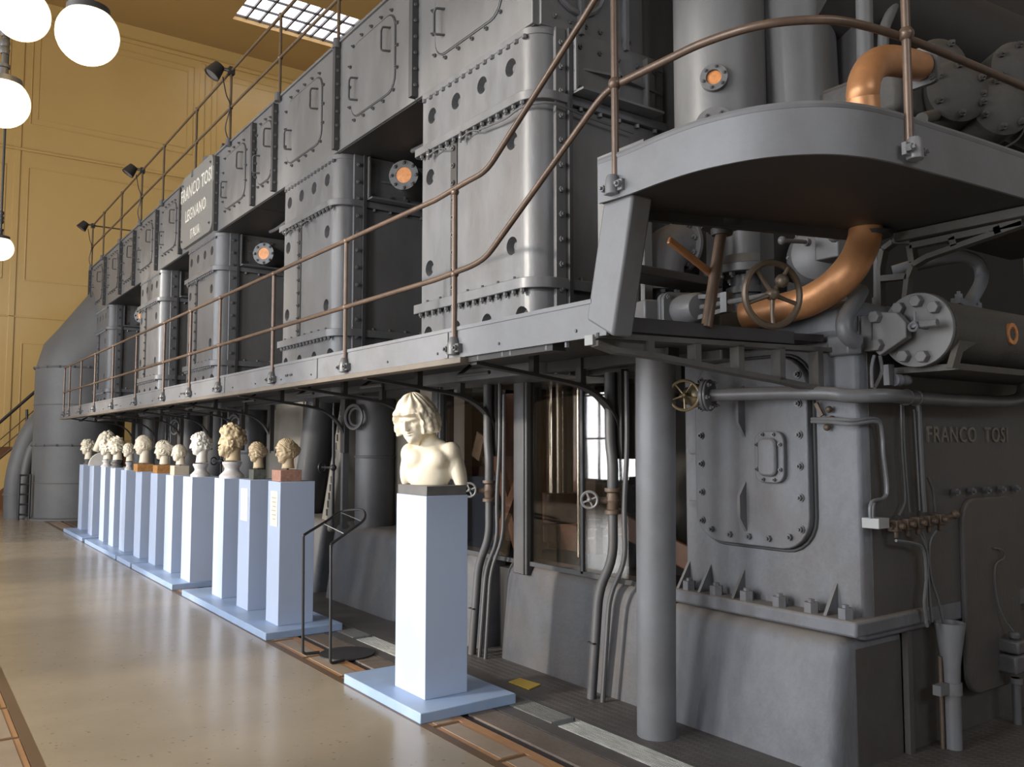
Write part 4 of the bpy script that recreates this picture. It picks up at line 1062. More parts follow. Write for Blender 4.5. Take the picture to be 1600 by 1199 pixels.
# bulging elbow pipe with its flanges
pe = PY(1032, 429, 3.62)
t = thing('elbow_pipe', tuple(pe), 'dusty grey elbow pipe bending down into a bolted flange beside the platform leg', 'pipe')
re = size_at(36, pe); q1 = PY(1112, 388, 3.62)
cen = V3((pe.x + re * 1.25, pe.y, pe.z + .02))
arc = [V3((pe.x, pe.y, pe.z - .22))] + [V3((cen.x - re * 1.25 * math.cos(a), pe.y - 0.0 * a, cen.z + re * 1.25 * math.sin(a))) for a in np.linspace(0, PI / 2, 9)] + [V3((cen.x + .03, pe.y, cen.z + re * 1.25))]
b = MB(); b.tube(arc, re, 28); b.build('elbow', 'cast', t)
b = MB(); flange(b, (cen.x + .02, pe.y, cen.z + re * 1.25), (-1, 0, 0), re * 1.25, .03, 10, .017); b.build('side_flange', 'casing', t)
b = MB(); zf = PY(1040, 452, 3.62).z; b.lathe([(re * 1.5, 0), (re * 1.5, .03)], (pe.x, pe.y, zf), n=32); flange(b, (pe.x, pe.y, zf - .005), (0, 0, -1), re * 1.5, .03, 12, .02); b.build('lower_flange', 'casing', t)
b = MB(); b.cyl((pe.x, pe.y, zf - .15), (pe.x, pe.y, zf), re * .75, n=24); b.build('rusty_neck', 'rust', t)
b = MB(); b.box(cen.x + .10, cen.x + .24, 3.50, 3.56, 2.2, 3.0)
for x, z in ((.13, 2.84), (.20, 2.72), (.21, 2.56), (.20, 2.42)): b.bolt((cen.x + x, 3.50, z), (0, -1, 0), .018, .018)
b.build('back_plate', 'casing', t)
b = MB(); b.box(cen.x - .42, cen.x - .36, 3.5, 3.9, 2.1, 3.3); b.cyl((cen.x - .50, 3.5, 2.1), (cen.x - .50, 3.5, 3.2), .035, n=12); b.lathe([(.05, 0), (.05, .05)], (cen.x - .5, 3.5, 2.45), n=8); b.build('side_pipe', 'casing', t)

# gate valve lying towards the camera with its big brown handwheel
pv = PY(1058, 487, 3.30); wv = PY(1207, 460, 2.46); axv = (wv - pv).normalized()
t = thing('gate_valve', tuple(pv), 'light grey gate valve with a big brown five-spoked handwheel under the platform', 'valve')
b = MB(); bx = pv - axv * .10; sx = axv.cross(V3((0, 0, 1))).normalized()
b.hexa([bx + sx * s * .20 + V3((0, 0, z)) + axv * d for d, z, s in ((-.35, -.035, 1), (-.35, -.035, -1), (.1, -.06, -1), (.1, -.06, 1), (-.35, .035, 1), (-.35, .035, -1), (.1, .06, -1), (.1, .06, 1))])
b.build('valve_wing', 'casing', t, bev=0.01)
b = MB(); _, a_, b_ = frame_of(axv)
b.prism([pv - axv * 0.01 + sx * x + V3((0, 0, z)) for x, z in rrect(.24, .20, .05, 4)], axv * .035); b.prism([pv + axv * 0.035 + sx * x + V3((0, 0, z)) for x, z in rrect(.24, .20, .05, 4)], axv * .03)
for x, z in ((.09, .07), (-.09, .07), (.09, -.07), (-.09, -.07), (0, .078), (0, -.078)): b.bolt(pv + axv * .065 + sx * x + V3((0, 0, z)), axv, .013, .014)
b.build('valve_flange', 'casing', t, bev=0.004)
b = MB(); b.lathe([(.085, .06), (.088, .10), (.082, .22), (.07, .25), (.03, .26)], pv, axv, 24); b.build('valve_bonnet', 'casing', t)
b = MB()
for s in (-1, 1): b.bar(pv + axv * .24 + V3((0, 0, .055 * s)), pv + axv * .52 + V3((0, 0, .035 * s)), .035, .022)
b.bar(pv + axv * .50 + V3((0, 0, .05)), pv + axv * .50 - V3((0, 0, .05)), .04, .05); b.cyl(pv + axv * .25, wv, .014, n=8); b.build('valve_yoke', 'casing', t)
wheel('handwheel', wv, -axv if axv.y > 0 else axv, size_at(50, wv), .0155, 5, t, 'wheel')
b = MB(); b.sphere(wv + axv * .0 + V3((.03, -.03, .06)), .032, 12, 8); b.cyl(wv + V3((.03, -.03, .06)), wv + V3((.05, -.05, .12)), .008, n=6); b.build('grip_knob', 'wheel', t)
b = MB(); b.lathe([(.14, 0), (.14, .03)], pv - axv * .22 - V3((0, 0, .06)), n=24); flange(b, pv - axv * .22 - V3((0, 0, .065)), (0, 0, -1), .19, .022, 12, .016); b.build('pipe_flange', 'casing', t)
b = MB(); b.box(pv.x + .15, pv.x + .62, 3.12, 3.5, 2.0, 2.28); b.build('valve_chest', 'casing', t, bev=0.01)

# rounded pump casing right of the drum
pc_ = PY(1283, 400, 3.0); 
t = thing('pump_casing', tuple(pc_), 'rounded grey pump casing with studs behind the copper pipe', 'pump')
axp = V3((-1, -.55, .05)).normalized()
b = MB(); rc = size_at(47, pc_); b.lathe([(rc * 1.15, -.30), (rc * 1.15, -.04), (rc * 1.1, 0), (rc, .03), (rc * .9, .08), (rc * .5, .115), (0, .12)], pc_, axp, 32); b.build('bowl', 'casing', t)
b = MB(); _, a_, b_ = frame_of(axp)
for k in range(8):
    d = a_ * math.cos(k * PI / 4) + b_ * math.sin(k * PI / 4); b.bolt(pc_ + d * rc * 1.04 + axp * .01, axp, .012, .014)
b.cyl(PY(1258, 378, 2.9), PY(1222, 376, 2.9), .012, n=8); b.lathe([(.022, 0), (.022, .03)], PY(1258, 378, 2.9), (1, 0, 0), 10); b.sphere(PY(1222, 376, 2.9), .024, 10, 8); b.build('studs', 'casing', t)
b = MB(); pb = PY(1315, 385, 2.75); b.box(pb.x - .03, pb.x + .10, pb.y, pb.y + .15, pb.z - .06, pb.z + .10); b.lathe([(.035, 0), (.035, .03), (.02, .03), (.02, .06)], PY(1302, 370, 2.72), (-.6, -.8, 0), 10); b.build('oil_block', 'casing', t, bev=0.02)
b = MB(); b.hexa([tuple(PY(u, v, 3.0)) for u, v in ((1230, 505), (1345, 480), (1345, 470), (1230, 440))] + [tuple(PY(u, v, 3.3)) for u, v in ((1230, 505), (1345, 480), (1345, 470), (1230, 440))]); b.build('base_web', 'casing', t)

# copper pipe through the platform
cpts = [PY(1165, 492, 3.0), PY(1190, 488, 2.90), PY(1224, 482, 2.76), PY(1262, 471, 2.62), PY(1300, 449, 2.48), PY(1330, 418, 2.39), PY(1347, 385, 2.385), PY(1353, 355, 2.38), V3((3.875, 2.375, 2.80)), PY(1349, 165, 2.372), PY(1348, 145, 2.365), PY(1352, 122, 2.37), PY(1364, 103, 2.38), PY(1385, 95, 2.40), PY(1412, 98, 2.42), PY(1436, 104, 2.44)]
b = MB(); b.tube(smooth_path(cpts, 5), 0.079, 24)
t = thing('copper_pipe', (3.87, 2.38, 2.6), 'thick bright copper pipe curving up through the platform into an elbow', 'pipe')
b.build('bent_tube', 'copper', t)
pp = PY(1437, 105, 2.45)
b = MB(); b.prism([pp + V3((0, a, bb)) for a, bb in rrect(.20, .22, .04, 3)], (.03, 0, 0))
for a, bb in ((.07, .08), (-.07, .08), (.07, -.08), (-.07, -.08)): b.bolt(pp + V3((0, a, bb)), (-1, 0, 0), .018, .016)
b.build('pipe_plate', 'casing', t)
b = MB(); b.lathe([(.081, 0), (.105, .0), (.105, .02), (.081, .02)], (3.873, 2.377, 2.565), (0, 0, 1), 24); b.build('deck_collar', 'darkpaint', t)

# long horizontal pipe with brass valve
t = thing('cross_pipe', (3.55, 3.1, 1.77), 'long grey horizontal pipe crossing the end frame above the cover', 'pipe')
hp = [PX(1105, 618, 3.52), PX(1200, 615, 3.62), PX(1290, 615, 3.68), V3((3.72, 2.42, 1.775)), V3((3.85, 2.30, 1.775)), V3((4.15, 2.30, 1.772)), V3((4.6, 2.30, 1.772)), V3((5.1, 2.30, 1.785)), V3((5.3, 2.32, 1.86)), V3((5.36, 2.34, 2.1))]
b = MB(); b.tube(smooth_path(hp, 6), 0.034, 16); b.build('pipe_run', 'paint', t)
f0 = hp[0]; axh = (hp[0] - hp[1]).normalized()
b = MB(); flange(b, f0 - axh * .005, axh, .085, .022, 6, .011, .012); flange(b, f0 - axh * .006, -axh, .085, .016, 6, .012, .014); b.build('pipe_flange', 'paint', t, bev=0.002)
b = MB(); b.torus((4.1, 2.30, 1.772), (1, 0, 0), .035, .006, 18, 5); b.torus((4.02, 2.30, 1.773), (1, 0, 0), .035, .006, 18, 5); b.build('pipe_sleeve', 'bolt', t)
t = thing('brass_valve', tuple(f0 + axh * .1), 'dull brass stop valve with a five-spoked wheel in front of the support column', 'valve')
wc = PX(1069, 618, 3.40)
b = MB(); b.lathe([(.055, 0), (.05, .04), (.035, .05), (.048, .075), (.048, .10), (.025, .115), (.03, .13), (.015, .15), (.012, .2)], f0 + axh * .02, axh, 16); b.sphere(f0 + axh * .06, .065, 14, 10); b.build('valve_body', 'brass', t)
b = MB(); b.cyl(f0 + axh * .12, wc, .012, n=8); b.build('spindle', 'brass', t)
wheel('handwheel', wc, (-.75, -.66, 0), size_at(23, wc), .0085, 5, t, 'brass')

# horizontal compressor head with big hexagon bolts
cc = PX(1434, 516, 3.95); Rc = 0.180
t = thing('compressor_head', tuple(cc), 'round light grey flange with large hexagon bolts on a horizontal barrel', 'compressor')
b = MB(); b.lathe([(Rc, 0), (Rc, .04), (.157, .05), (.157, 1.6)], cc, (1, 0, 0), 48); b.build('barrel', 'dusty_dark', t, bev=0.003)
b = MB(); b.lathe([(0, -.012), (Rc * .98, -.012), (Rc, -.004), (Rc, .012)], cc, (1, 0, 0), 48); b.build('end_flange', 'casing', t)
for k in range(9):
    if k in (4, 5): continue
    an = -0.30 + k * 2 * PI / 9 + PI / 2 - 1.0
    d = V3((0, math.cos(an), math.sin(an))) * .136
    b = MB(); b.tube([cc + d - V3((.010, 0, 0)), cc + d - V3((.048, 0, 0))], [.032, .030], 6); b.build('hex_bolt', 'casing', t, bev=0.003, angle=20)
pl = PY(1392, 525, 2.30)
def lp(u, v, x): return PX(u, v, x)
xb = cc.x - .10
poly = [lp(1360, 495, xb), lp(1416, 500, xb), lp(1416, 520, xb), lp(1372, 556, xb), lp(1362, 545, xb)]
b = MB(); b.prism([lp(1363, 488, xb), lp(1400, 488, xb), lp(1415, 504, xb), lp(1416, 527, xb), lp(1374, 556, xb), lp(1362, 545, xb)], (.05, 0, 0)); br_ = b.build('clamp_plate', 'casing', t, bev=0.005)
b = MB(); b.box(xb - .0, xb + .05, lp(1362, 520, xb).y - .0, lp(1328, 520, xb).y, lp(1345, 550, xb).z, lp(1345, 493, xb).z); b.box(xb - .01, xb + .06, lp(1345, 520, xb).y, lp(1342, 520, xb).y, lp(1345, 551, xb).z, lp(1345, 492, xb).z); b.build('clamp_block', 'casing', t, bev=0.006)
for u, v in ((1370, 496), (1373, 540)):
    p = lp(u, v, xb); b = MB(); b.tube([p, p - V3((.035, 0, 0))], [.033, .030], 6); b.build('hex_bolt', 'casing', t, bev=0.003, angle=20)
b = MB(); p = lp(1432, 508, xb); b.tube([p + V3((.10, 0, 0)), p - V3((.03, 0, 0))], .016, 10); b.torus(p - V3((.03, .0, 0.012)), (-1, -.4, 0), .018, .006, 12, 5); b.cyl(p - V3((.0, .02, 0)), p - V3((.0, .10, .0)), .018, n=8); b.cyl(p + V3((-.01, 0, .0)), p + V3((-.01, 0, .06)), .008, n=6); b.build('drain_cock', 'cast', t)
b = MB(); pz = PY(1580, 522, 2.04); b.lathe([(.055, 0), (.055, .03), (.035, .03), (.035, .02), (0, .02)], pz + V3((0, .02, 0)), (0, -1, 0), 20); b.build('side_port', 'sight', t)
b = MB(); b.prism([PY(1500, 532, 2.02), PY(1527, 535, 2.02), PY(1505, 550, 2.02), PY(1498, 575, 2.02), PY(1488, 575, 2.02)], (0, .03, 0)); b.build('side_lug', 'dusty_dark', t)
b = MB(); b.box(cc.x + .05, cc.x + 1.7, 2.03, 2.4, 1.89, 1.92); b.build('barrel_shelf', 'dusty_dark', t)
# U pipe above the barrel
up_ = [PY(1395, 425, 2.5), PY(1440, 412, 2.38), PY(1480, 404, 2.28), PY(1510, 402, 2.22), PY(1530, 415, 2.19), PY(1533, 440, 2.18), PY(1518, 468, 2.18), PY(1508, 480, 2.18)]
b = MB(); b.tube(smooth_path(up_, 5), .033, 14); t = thing('return_pipe', tuple(up_[-1]), 'dusty grey pipe looping over into the compressor barrel', 'pipe'); b.build('bent_tube', 'cast', t)
b = MB(); ax_ = (up_[-1] - up_[-2]).normalized(); b.bar(PY(1493, 470, 2.16), PY(1530, 488, 2.16), .05, .03); b.bolt(PY(1498, 466, 2.16), (0, 0, 1), .02, .02); b.bolt(PY(1528, 480, 2.16), (0, 0, 1), .02, .02); b.build('pipe_foot', 'cast', t)
lp2 = [PY(1345, 455, 2.45), PY(1334, 475, 2.42), PY(1320, 500, 2.40), PY(1322, 522, 2.39), PY(1338, 535, 2.38)]
b = MB(); b.tube(smooth_path(lp2, 5), .04, 14); t = thing('short_bend', tuple(lp2[2]), 'short grey bent pipe entering the clamp block from behind the copper pipe', 'pipe'); b.build('bent_tube', 'paint', t)
b = MB(); b.cyl(PY(1369, 470, 2.55), PY(1369, 395, 2.55), .014, n=8); b.lathe([(.02, 0), (.02, .05)], PY(1369, 480, 2.55), n=8); b.build('thin_riser', 'paint', t)

# dark valve gear upper right
t = thing('valve_gear', tuple(PY(1500, 140, 2.75)), 'dark dusty bolted valve covers at the end of the copper elbow', 'machine part')
def cover_(u, v, y, rpx, dpt, nb):
    p = PY(u, v, y); r = size_at(rpx, p); ax = V3((-.55, -.83, 0.05)).normalized(); b = MB()
    b.lathe([(r, -dpt), (r, -.03), (r * 1.0, 0), (r * .9, .012), (r * .55, .03), (0, .035)], p, ax, 32)
    _, a, b_ = frame_of(ax)
    for k in range(nb):
        d = (a * math.cos(2 * PI * k / nb + .5) + b_ * math.sin(2 * PI * k / nb + .5)) * r * .80; b.bolt(p + d + ax * .012, ax, .022, .03)
    b.build('valve_cover', 'dusty_dark', t)
    return p, ax
cover_(1497, 142, 2.52, 50, .35, 6); cover_(1566, 165, 2.38, 48, .35, 7); cover_(1590, 105, 2.6, 42, .4, 6); cover_(1470, 100, 2.72, 42, .3, 5)
b = MB(); p = PY(1440, 110, 2.5); b.box(p.x + .035, p.x + .9, 2.66, 3.2, p.z - .16, p.z + .13); b.build('valve_chest', 'dusty_dark', t, bev=0.04)
b = MB(); b.cyl(PY(1440, 186, 2.5), PY(1490, 172, 2.8), .035, n=12); b.tube(smooth_path([PY(1568, 232, 2.4), PY(1590, 218, 2.4), PY(1599, 200, 2.4), PY(1580, 190, 2.4)], 4), .006, 6); b.cyl(PY(1513, 118, 2.6), PY(1530, 112, 2.5), .035, n=10); b.build('branch_pipe', 'dusty_dark', t)
b = MB(); b.box(5.0, 8.0, 3.1, 5.2, 3.9, 6.5); b.cyl((4.8, 3.4, 4.6), (7.5, 2.8, 4.3), .35, n=20); b.build('dark_housing', 'darkpaint', t)
b = MB(); b.cyl(PY(1352, 95, 2.9), PY(1349, -60, 2.9), .05, n=16); b.build('riser_pipe', 'casing', t)
b = MB(); b.tube(smooth_path([PY(1380, 75, 3.0), PY(1382, 45, 3.0), PY(1394, 15, 3.0), PY(1410, -30, 3.0)], 4), .035, 12); b.build('riser_pipe', 'casing', t)
b = MB(); b.box(4.3, 5.6, 4.02, 4.08, 2.1, 5.5); b.build('side_plate', 'seam', t)
b = MB(); b.box(4.2, 7.4, 3.2, 3.3, 2.2, 3.4); b.build('back_plate', 'black', t)

# small pipes, manifold and drain on the end face
ef_pts = lambda u, v, y=2.385: PY(u, v, y)
t = thing('oil_manifold', tuple(ef_pts(1440, 818)), 'rusty row of oil fittings with thin tubes on the dark end face', 'manifold')
for k in range(5):
    p = ef_pts(1400 + k * 17, 822 - k * 2.6, 2.35); b = MB()
    b.box(p.x - .026, p.x + .022, p.y - .02, p.y + .03, p.z - .028, p.z + .028); b.cyl(p + V3((0, 0, -.02)), p + V3((0, 0, -.06)), .013, n=6); b.cyl(p + V3((0, -.02, 0)), p + V3((0, -.045, 0)), .016, n=6); b.build('fitting', 'rust', t, bev=0.004)
b = MB(); b.cyl(ef_pts(1390, 824, 2.36), ef_pts(1492, 806, 2.36), .016, n=8); b.sphere(ef_pts(1492, 804, 2.35), .025, 8, 6); b.build('manifold_pipe', 'rust', t)
for path, r in (([(1408, 632), (1409, 700), (1414, 770), (1412, 790), (1404, 806)], .006), ([(1411, 632), (1413, 700), (1419, 780), (1421, 800)], .006), ([(1435, 632), (1438, 700), (1441, 760), (1444, 800)], .015), ([(1428, 640), (1433, 720), (1437, 798)], .005), ([(1449, 745), (1457, 765), (1460, 790), (1461, 800)], .007)):
    b = MB(); b.tube(smooth_path([ef_pts(u, v, 2.375) for u, v in path], 4), r, 8); b.build('thin_tube', 'paint', t)
for path in ([(1400, 845), (1430, 850), (1443, 860), (1447, 900), (1447, 975)], [(1440, 830), (1445, 845), (1448, 865), (1452, 930), (1456, 972)], [(1462, 830), (1452, 850), (1454, 900), (1466, 940), (1474, 975)], [(1436, 832), (1444, 850), (1450, 880), (1444, 940), (1449, 980)]):
    b = MB(); b.tube(smooth_path([ef_pts(u, v, 2.35) for u, v in path], 4), .008, 6); b.build('drain_tube', 'paint', t)
b = MB(); b.tube(smooth_path([PX(1268, 655, 3.76), PX(1300, 655, 3.76), PX(1335, 657, 3.77), (3.9, 2.385, 1.665), (3.935, 2.385, 1.60), (3.94, 2.385, 1.5), (3.955, 2.385, 1.3), ef_pts(1366, 785), ef_pts(1364, 810)], 5), .009, 8)
b.tube(smooth_path([PX(1268, 659, 3.75), PX(1300, 660, 3.75), PX(1332, 663, 3.755), (3.88, 2.37, 1.65), (3.915, 2.37, 1.58), (3.92, 2.37, 1.5), (3.94, 2.37, 1.3), ef_pts(1362, 785, 2.37), ef_pts(1360, 810, 2.37)], 5), .009, 8); b.build('feed_tube', 'paint', t)
b = MB(); p = ef_pts(1365, 817, 2.385); b.box(p.x - .045, p.x + .045, 2.33, 2.42, p.z - .025, p.z + .025); b.build('junction_block', 'white', t, bev=0.003)
b = MB()
for u, v in ((1295, 640), (1300, 655), (1292, 668)): b.sphere(PX(u, v, 3.77), .018, 8, 6)
b.bar(PX(1275, 630, 3.77), PX(1285, 650, 3.77), .015, .02); b.build('hinge_fitting', 'rust', t)

pf = PZ(1475, 1165, 0); zt_ = 0.63
t2_ = thing('riser_tubes', tuple(ef_pts(1368, 585)), 'pair of thin grey tubes with a small coupling under the compressor flange', 'pipe')
for path in ([(1366, 556), (1362, 575), (1363, 606)], [(1375, 556), (1378, 580), (1370, 600), (1366, 606)]):
    b = MB(); b.tube(smooth_path([ef_pts(u, v, 2.30) for u, v in path], 4), .008, 7); b.build('thin_tube', 'paint', t2_)
b = MB(); b.lathe([(.03, 0), (.03, .03), (.022, .035), (.026, .07), (.02, .09)], ef_pts(1398, 594, 2.30), (1, -.3, 0), 12); b.build('coupling', 'cast', t2_)
b = MB(); b.bar(ef_pts(1388, 570, 2.32), ef_pts(1390, 602, 2.32), .03, .05); b.build('coupling_plate', 'paint', t2_)
t = thing('drain_pipe', (pf.x, 2.34, 0), 'grey standing drain pipe with a funnel top gathering thin tubes', 'pipe')
b = MB(); cx_, cy2 = pf.x, 2.34
b.lathe([(.040, 0), (.040, .30), (.044, .42), (.075, zt_), (.068, zt_), (.04, .45), (0, .44)], (cx_, cy2, 0), n=24); b.build('funnel_tube', 'deckpaint', t)
b = MB(); b.lathe([(.046, .27), (.048, .27), (.048, .33), (.046, .33)], (cx_, cy2, 0), n=24); b.box(cx_ - .13, cx_ - .04, cy2 - .012, cy2 + .03, .28, .33); b.build('pipe_clamp', 'deckpaint', t)
b = MB(); b.cyl((cx_ - .05, cy2 + .03, 0), (cx_ - .05, cy2 + .03, .46), .010, n=8); b.build('thin_tube', 'rust', t)
pg = PZ(1583, 1130, 0)
t = thing('float_valve', (pg.x, 2.36, 0), 'small dark grey fitting on a short standpipe with a thin wire', 'valve')
b = MB(); b.cyl((pg.x, 2.33, 0), (pg.x, 2.33, .25), .022, n=12); b.lathe([(.035, 0), (.035, .03)], (pg.x, 2.33, .22), n=10); b.build('standpipe', 'paint', t)
b = MB(); b.box(pg.x - .07, pg.x + .07, 2.29, 2.40, .28, .38); b.box(pg.x - .06, pg.x + .06, 2.28, 2.40, .39, .46); b.cyl((pg.x, 2.33, .46), (pg.x, 2.33, .50), .03, n=10); b.cyl((pg.x + .07, 2.33, .4), (pg.x + .12, 2.33, .4), .03, n=10); b.build('valve_body', 'bolt', t, bev=0.012)
b = MB(); b.tube(smooth_path([(pg.x, 2.33, .5), PY(1568, 965, 2.36), PY(1557, 930, 2.37), PY(1555, 885, 2.37), PY(1569, 872, 2.37), PY(1566, 860, 2.37), PY(1552, 857, 2.38)], 5), .004, 5); b.build('wire', 'paint', t)
# ================================================================== pedestals on slabs
SL = [('A', 15.0, 16.85), ('B', 12.45, 14.75), ('C', 11.55, 12.36), ('D', 9.53, 11.45), ('E', 6.69, 9.14), ('F', 4.235, 5.235)]
slab_labels = ['pale blue floor slab at the far end carrying the two furthest pedestals', 'pale blue floor slab carrying three pedestals, second from the far end',
    'short pale blue floor slab carrying a single pedestal in the far row', 'pale blue floor slab carrying three pedestals behind the gap', 'chipped pale blue floor slab carrying the three nearest pedestals of the row', 'pale blue floor slab under the single large bust, nearest to the camera']
for (k, a, bb), lab in zip(SL, slab_labels):
    b = MB(); b.box(2.40, 3.05, a, bb, 0.0, 0.06); o = b.build('floor_slab', 'slab', bev=0.005)
    o.location = (0, 0, 0); tag(o, lab, 'plinth', 'pale blue floor slabs')
PEDS = [ # near front corner x, y, width x, width y, top
    (2.60, 16.35, .30, .36, 1.17), (2.58, 15.25, .30, .36, 1.175), (2.565, 14.22, .30, .34, 1.18), (2.555, 13.44, .30, .33, 1.185), (2.56, 12.72, .30, .33, 1.17),
    (2.58, 11.88, .30, .35, 1.173), (2.59, 11.10, .30, .34, 1.171), (2.59, 10.35, .30, .34, 1.171), (2.585, 9.55, .31, .36, 1.178), (2.572, 8.39, .30, .31, 1.202),
    (2.578, 7.655, .30, .31, 1.215), (2.568, 6.88, .30, .285, 1.227), (2.54, 4.43, .29, .37, 1.235)]
whose = ['the furthest small curly head', 'the curly animal head on a white disc', 'the third head from the far end', 'the wide wavy head on a dark socle', 'the small smooth head on a slim socle',
    'the smooth-haired man on an orange block', 'the swept-back hair head on an orange block', 'the small bald head on a beige block', 'the curly white head on a socle', 'the large bearded head', 'the turbaned head on a green block', 'the banded hair head on a pink block', 'the large youth bust']
for (x, y, wx, wy, zt), who in zip(PEDS, whose):
    b = MB(); b.box(x, x + wx, y, y + wy, 0.06, zt); t = thing('pedestal', (x, y, 0.06), 'square pale blue pedestal carrying ' + who, 'pedestal', 'pale blue pedestals')
    b.build('shaft', 'pedestal', t, bev=0.003)
    if who.startswith('the banded'): pq = 'plaque'
    elif who.startswith('the turbaned'): pq = 'plaque_w'
    else: continue
    c = MB(); c.box(x - 0.004, x + .001, y + .05, y + wy - .07, zt - .37, zt - .08); pl = c.build('label_plate', pq, t)
    if pq == 'plaque':
        c = MB()
        for k in range(6): c.box(x - .0055, x - .003, y + .08 + .01 * (k % 2), y + wy - .10 - .015 * (k % 3), zt - .14 - k * .035, zt - .132 - k * .035)
        c.build('text_lines', 'plaque_ink', pl, stuff=True)

# ================================================================== carved heads
def sm(x, a, b): 
    t = np.clip((x - a) / (b - a), 0, 1); return t * t * (3 - 2 * t)
def head_verts(style, seed, NU=112, NV=84):
    """unit head about its centre: x forward, y to its left, z up; about 0.24 m tall when scaled 1"""
    rng = np.random.default_rng(seed)
    el = np.linspace(PI / 2, -PI / 2, NV)[:, None] * np.ones((1, NU)); az = (np.linspace(0, 2 * PI, NU, endpoint=False) - PI)[None, :] * np.ones((NV, 1))
    dx = np.cos(el) * np.cos(az); dy = np.cos(el) * np.sin(az); dz = np.sin(el)
    a = np.where(dx > 0, .094, .104); bw = .077; c = np.where(dz > 0, .118, .125)
    r = 1 / np.sqrt((dx / a) ** 2 + (dy / bw) ** 2 + (dz / c) ** 2)
    A = np.abs(az)
    g = lambda u, s: np.exp(-(u / s) ** 2)
    # jaw and nape
    r = r * (1 - .16 * sm(-el, .45, 1.0) * sm(A, .5, 1.3) * (1 - sm(A, 2.0, 2.6)))
    r = r - .022 * sm(-el, .15, .8) * sm(A, 1.9, 2.6)
    # face flattening, brow, sockets, nose, lips, chin, cheeks
    face = 1 - sm(A, .7, 1.1)
    r = r - .006 * face * g(el + .1, .5)
    r = r + .0085 * g(el - .17, .085) * g(A - .30, .26) 
    r = r - .0125 * g(el - .03, .105) * g(A - .36, .17)
    r = r + .0085 * g(el - .02, .060) * g(A - .37, .115)
    r = r - .004 * g(el - .015, .012) * g(A - .37, .12)
    nose = sm(-el, -.17, .27) * (1 - sm(-el, .30, .37))
    r = r + (.011 + .014 * nose) * g(az, .065 + .040 * nose) * (1 - sm(-el, .31, .37)) * sm(-el, -.28, -.05)
    r = r + .008 * g(el + .30, .05) * g(A - .115, .05)
    r = r + .0075 * g(el + .46, .045) * g(az, .22) + .0075 * g(el + .575, .05) * g(az, .18) - .006 * g(el + .517, .018) * g(az, .25)
    r = r - .005 * g(el + .68, .05) * g(az, .2) + .015 * g(el + .90, .19) * g(az, .34)
    r = r + .005 * g(el + .18, .15) * g(A - .62, .22)
    # ears
    ear = g((A - 1.60) / 1.0, .13) * g(el + .06, .24)
    inner = g(A - 1.58, .055) * g(el + .04, .13)
    ears = 1.0 if style.get('ears', 1) else 0.0
    r = r + ears * (.022 * ear - .014 * inner)
    # hair
    hl = style.get('line', .62)
    line = hl - (hl + .05) * sm(A, .62, 1.05) + (.05 if ears else 0.0) * g(A - 1.6, .25) * 3 - .75 * sm(A, 1.75, 2.2)
    mask = sm(el, line - .03, line + .05)
    if style.get('cover'): mask = np.maximum(mask, sm(A, .80, 1.0) * sm(el, -.75, -.55))
    beard = np.zeros_like(r)
    if style.get('beard'):
        beard = sm(-el, .36, .46) * (1 - sm(A, 1.5, 1.75)); beard = np.maximum(beard, sm(A, .95, 1.15) * (1 - sm(A, 1.5, 1.7)) * sm(-el, -.05, .1))
        beard = beard * (1 - .9 * g(el + .52, .055) * g(az, .22)) 
        r = r + .018 * beard + .020 * beard * g(el + 1.0, .35) * g(az, .6)
    th = style.get('thick', .014)
    r = r + th * mask
    pts = np.stack([dx, dy, dz], -1)
    if style.get('curls'):
        n = style.get('n', 260); s = style.get('size', .15); amp = style.get('amp', .014)
        q = rng.normal(size=(n, 3)); q /= np.linalg.norm(q, axis=1)[:, None]
        d = np.full(r.shape, 9.0); which = np.zeros(r.shape, int)
        for i in range(n):
            dd = np.linalg.norm(pts - q[i], axis=-1); m = dd < d; d = np.where(m, dd, d); which = np.where(m, i, which)
        h = rng.uniform(.45, 1.1, n)[which]
        bump = np.clip(1 - (d / s) ** 2, 0, 1) * h - .25 * g(d, s * .22)
        r = r + amp * bump * np.maximum(mask, beard * 1.25)
    if style.get('waves'):
        k = style['waves']; amp = style.get('amp', .006)
        flow = el * style.get('ke', 0) + az * style.get('ka', 0) + .35 * np.sin(3 * az + seed) + .3 * np.sin(5 * el + 2 * az)
        r = r + amp * mask * np.sin(k * flow)
    if style.get('locks'):          # long S-shaped strands falling from the crown
        amp = style['locks']; wob = .30 * np.sin(el * 7 + np.round(az * 5) * 1.7) + .12 * np.sin(el * 17 + az * 3)
        strands = np.sin((az + wob * np.cos(el)) * 13 * (0.5 + .5 * np.cos(el)) + 2 * el)
        r = r + mask * amp * (strands * .7 + .45 * np.sin(el * 11 + az * 6 + 2 * np.sin(4 * az)))
    if style.get('youth'):
        q = rng.normal(size=(170, 3)); q /= np.linalg.norm(q, axis=1)[:, None]
        d = np.full(r.shape, 9.0)
        for i in range(170): d = np.minimum(d, np.linalg.norm((pts - q[i]) * np.array([1, 1, .62]), axis=-1))
        low = sm(-el, -.85, -.25)
        r = r + mask * low * .017 * (np.clip(1 - (d / .20) ** 2, 0, 1) - .3)
        r = r + mask * (1 - .6 * low) * .0045 * np.sin(11 * az + 2.2 * np.sin(4 * el + 2 * az) + seed)
        r = r + .005 * g(el - .42, .06) * face + .014 * g(el + .35, .5) * sm(A, 1.1, 1.6)
    if style.get('band'):
        for be, bw_ in style['band']:
            r = r - .006 * mask * g(el - be + .35 * (A - PI / 2) * .6, bw_)
    if style.get('bun'):
        r = r + .035 * g(A - PI, .55) * g(el - .10, .38)
    if style.get('flat'):
        r = r * (1 - .05 * g(A - PI, .8))
